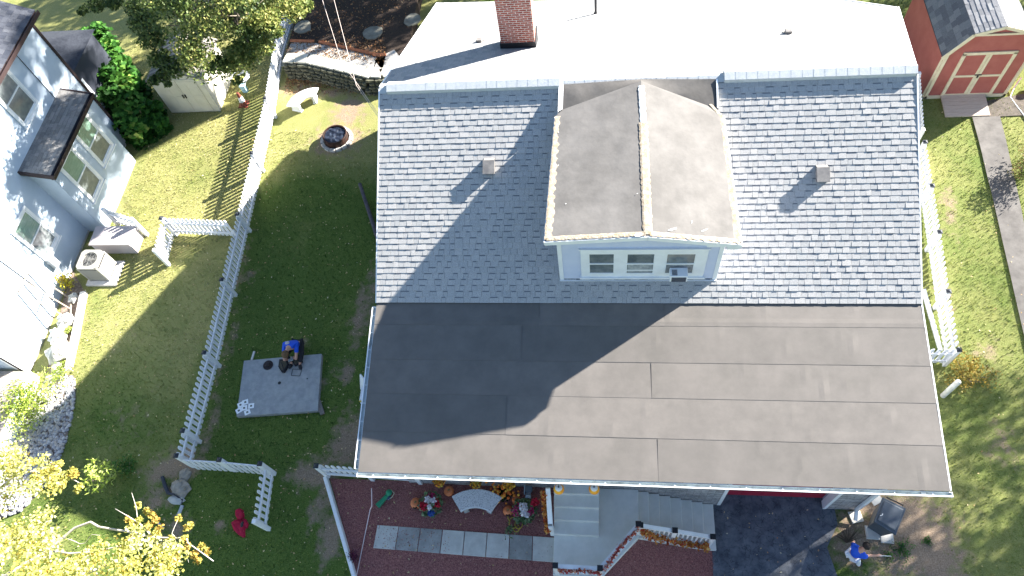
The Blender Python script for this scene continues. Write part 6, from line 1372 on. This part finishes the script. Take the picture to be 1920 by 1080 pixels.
shrub('yellow_climber',137,538,.3,.7,260,.12,ramp_mat('yellow_leaves',[(.4,.3,.02),(.6,.5,.04),(.3,.35,.05)],.5,transl=.3),'yellow leaved plant beside the condenser at the blue wall')
shrub('rockery_grass',133,622,.15,.25,140,.1,LG,'small green tuft between the rockery stones',aspect=3)
shrub('green_sprig',108,512,.22,1.2,110,.09,LG,'thin green climber on the lower blue wall')
shrub('bronze_shrub',1806,706,.6,.7,1100,.085,ramp_mat('bronze_leaves',[(.08,.07,.02),(.22,.17,.03),(.36,.25,.05),(.2,.2,.05)],.6,transl=.25),'bronze yellow shrub on the right lawn behind the white post',aspect=1.4,stems=9)
shrub('heather',665,1045,.17,.3,260,.07,ramp_mat('purple_leaves',[(.06,.01,.03),(.12,.02,.06),(.08,.03,.04)]),'dark purple shrub against the white bed edging')
shrub('round_bush',1914,330,.5,.8,1500,.09,ramp_mat('bush_leaves',[(.06,.1,.02),(.12,.17,.04),(.2,.2,.06),(.3,.18,.08)],.6,transl=.25),'green bush at the right picture edge beside the footpath',sc=(.8,1.3))
shrub('lawn_weed',1738,1015,.14,.1,90,.1,MG,'green weed clump on the bare tan ground right of the child','plant',3); shrub('lawn_weed',1690,1030,.3,.12,260,.09,MG,'larger green weed patch on bare ground below the child','plant',3); shrub('lawn_weed',1665,1043,.16,.12,120,.09,MG,'green weeds close to the child on worn ground','plant',3)
# ------------------------------------------------------------------ fallen leaves and grass
def Tn(x,y):
    def s_(a,b,v): t=np.clip((v-a)/(b-a),0,1); return t*t*(3-2*t)
    return -.8+(-2.0+1.15*s_(5,17,y)+.8)*s_(.2,3.0,x)
def scatter(n,x0,x1,y0,y1,rng):
    x=rng.uniform(x0,x1,n); y=rng.uniform(y0,y1,n)
    ok=~((x>WX0-.05)&(x<WX1+.05)&(y>WY-.05)&(y<19.8))
    ok&=~((x<NX+.8)&(y>7.5)&(y<17.8)&(x<BXF+.1))
    ok&=~((x>wpts[0].x-.3)&(x<-5)&(y>17.7))
    ok&=~((x>-.1)&(x<3.1)&(y<5)&(y>2.6))
    return x[ok],y[ok]
rng=np.random.RandomState(12)
DRYL=ramp_mat('dry_fallen_leaves',[(.3,.18,.08),(.5,.38,.18),(.62,.5,.26),(.4,.22,.1),(.66,.6,.4)],.8)
x,y=scatter(9000,-20,14,-2,27,rng)
mask=(rng.rand(len(x))<np.where(x<-12,.65,np.where(x>6,.2,1.0)))
x,y=x[mask],y[mask]
z=Tn(x,y)+.045+.03*np.array([noise.noise(Vector((a*.7,b*.7,0))) for a,b in zip(x,y)])
o=leaves_obj('fallen_leaves',np.stack([x,y,z],1),.08,DRYL,aspect=1.9,flat=.8,smin=.35); tag(o,kind='stuff')
# denser litter under the stone wall, in the upper garden and the mulch
t=rng.rand(5200); px=533+t*185; L=[]
for i in range(5200):
    a,b=533+rng.rand()*190, 0
    if i%2: py=148+rng.rand()*rng.rand()*35; p=g(a,py,.04)
    else: py=rng.uniform(0,118)if rng.rand()<.5 else rng.uniform(75,112); p=G(a+ (rng.rand()*60 if py<50 else 0),py,TERR+.03)
    if p.x<wpts[0].x or p.x>-5.2: continue
    L.append((p.x,p.y,p.z))
o=leaves_obj('leaf_litter',L,.08,ramp_mat('brown_litter',[(.06,.03,.015),(.16,.075,.03),(.3,.15,.06),(.1,.05,.03),(.4,.28,.15)],.85),aspect=1.5,flat=.5,smin=.4); tag(o,kind='stuff')
L=[]
for i in range(26000):
    a,b=rng.uniform(MPOLY[0][0]-.6,3.0),rng.uniform(-.8,4.9)
    if not(inpoly(a,b,MPOLY) or inpoly(a,b,MP2)): continue
    L.append((a,b,Tn(np.array([a]),np.array([b]))[0]+.02+.03*noise.noise(Vector((a*.7,b*.7,0)))+.03*rng.rand()))
o=leaves_obj('mulch_chips',L,.06,ramp_mat('mulch_chip',[(.13,.04,.038),(.27,.095,.09),(.4,.18,.165),(.2,.065,.06),(.48,.29,.24)],.95),aspect=3,flat=.6,smin=.4); tag(o,kind='stuff')
def blades(n,x0,x1,y0,y1,h,w_,seed):
    rng=np.random.RandomState(seed); x,y=scatter(n,x0,x1,y0,y1,rng); keep=[]
    dr=np.array([dirt(a,b) for a,b in zip(x,y)]); dy=np.array([dry_lit(a,b) for a,b in zip(x,y)]); keep=rng.rand(len(x))>dr*1.2
    for P_ in (MPOLY,MP2,pth,GRAV): keep&=~np.array([inpoly(a,b,P_) for a,b in zip(x,y)])
    keep&=~((x>2.8)&(x<6.1)&(y<5.6)); keep&=~((x>sp[3].x)&(x<sp[1].x)&(y>sp[2].y)&(y<sp[1].y))
    x,y,dy=x[keep],y[keep],dy[keep]; N=len(x); z=Tn(x,y)+.03*np.array([noise.noise(Vector((a*.7,b*.7,0))) for a,b in zip(x,y)])
    a=rng.rand(N)*6.283; hh=h*(.5+rng.rand(N)); dx,dy_=np.cos(a)*w_,np.sin(a)*w_; lx,ly=rng.randn(N)*h*.45,rng.randn(N)*h*.45
    V_=np.stack([np.stack([x-dx,y-dy_,z],1),np.stack([x+dx,y+dy_,z],1),np.stack([x+lx,y+ly,z+hh],1)],1).reshape(-1,3)
    me=bpy.data.meshes.new('grass'); me.vertices.add(3*N); me.vertices.foreach_set('co',V_.ravel()); me.loops.add(3*N); me.loops.foreach_set('vertex_index',np.arange(3*N,dtype=np.int32)); me.polygons.add(N); me.polygons.foreach_set('loop_start',np.arange(0,3*N,3,dtype=np.int32)); me.polygons.foreach_set('loop_total',np.full(N,3,dtype=np.int32))
    at=me.attributes.new('rnd','FLOAT','FACE'); at.data.foreach_set('value',np.clip(dy*.85+rng.randn(N)*.13+.08,0,1).astype(np.float32))
    me.materials.append(ramp_mat('grass_blade',[(.036,.07,.014),(.09,.145,.026),(.17,.2,.04),(.3,.285,.11),(.48,.42,.25)],.8,transl=.25)); me.update(); o=bpy.data.objects.new('grass',me); COL.objects.link(o); tag(o,kind='stuff'); return o
blades(190000,-19.5,14,-2,27,.055,.013,3)
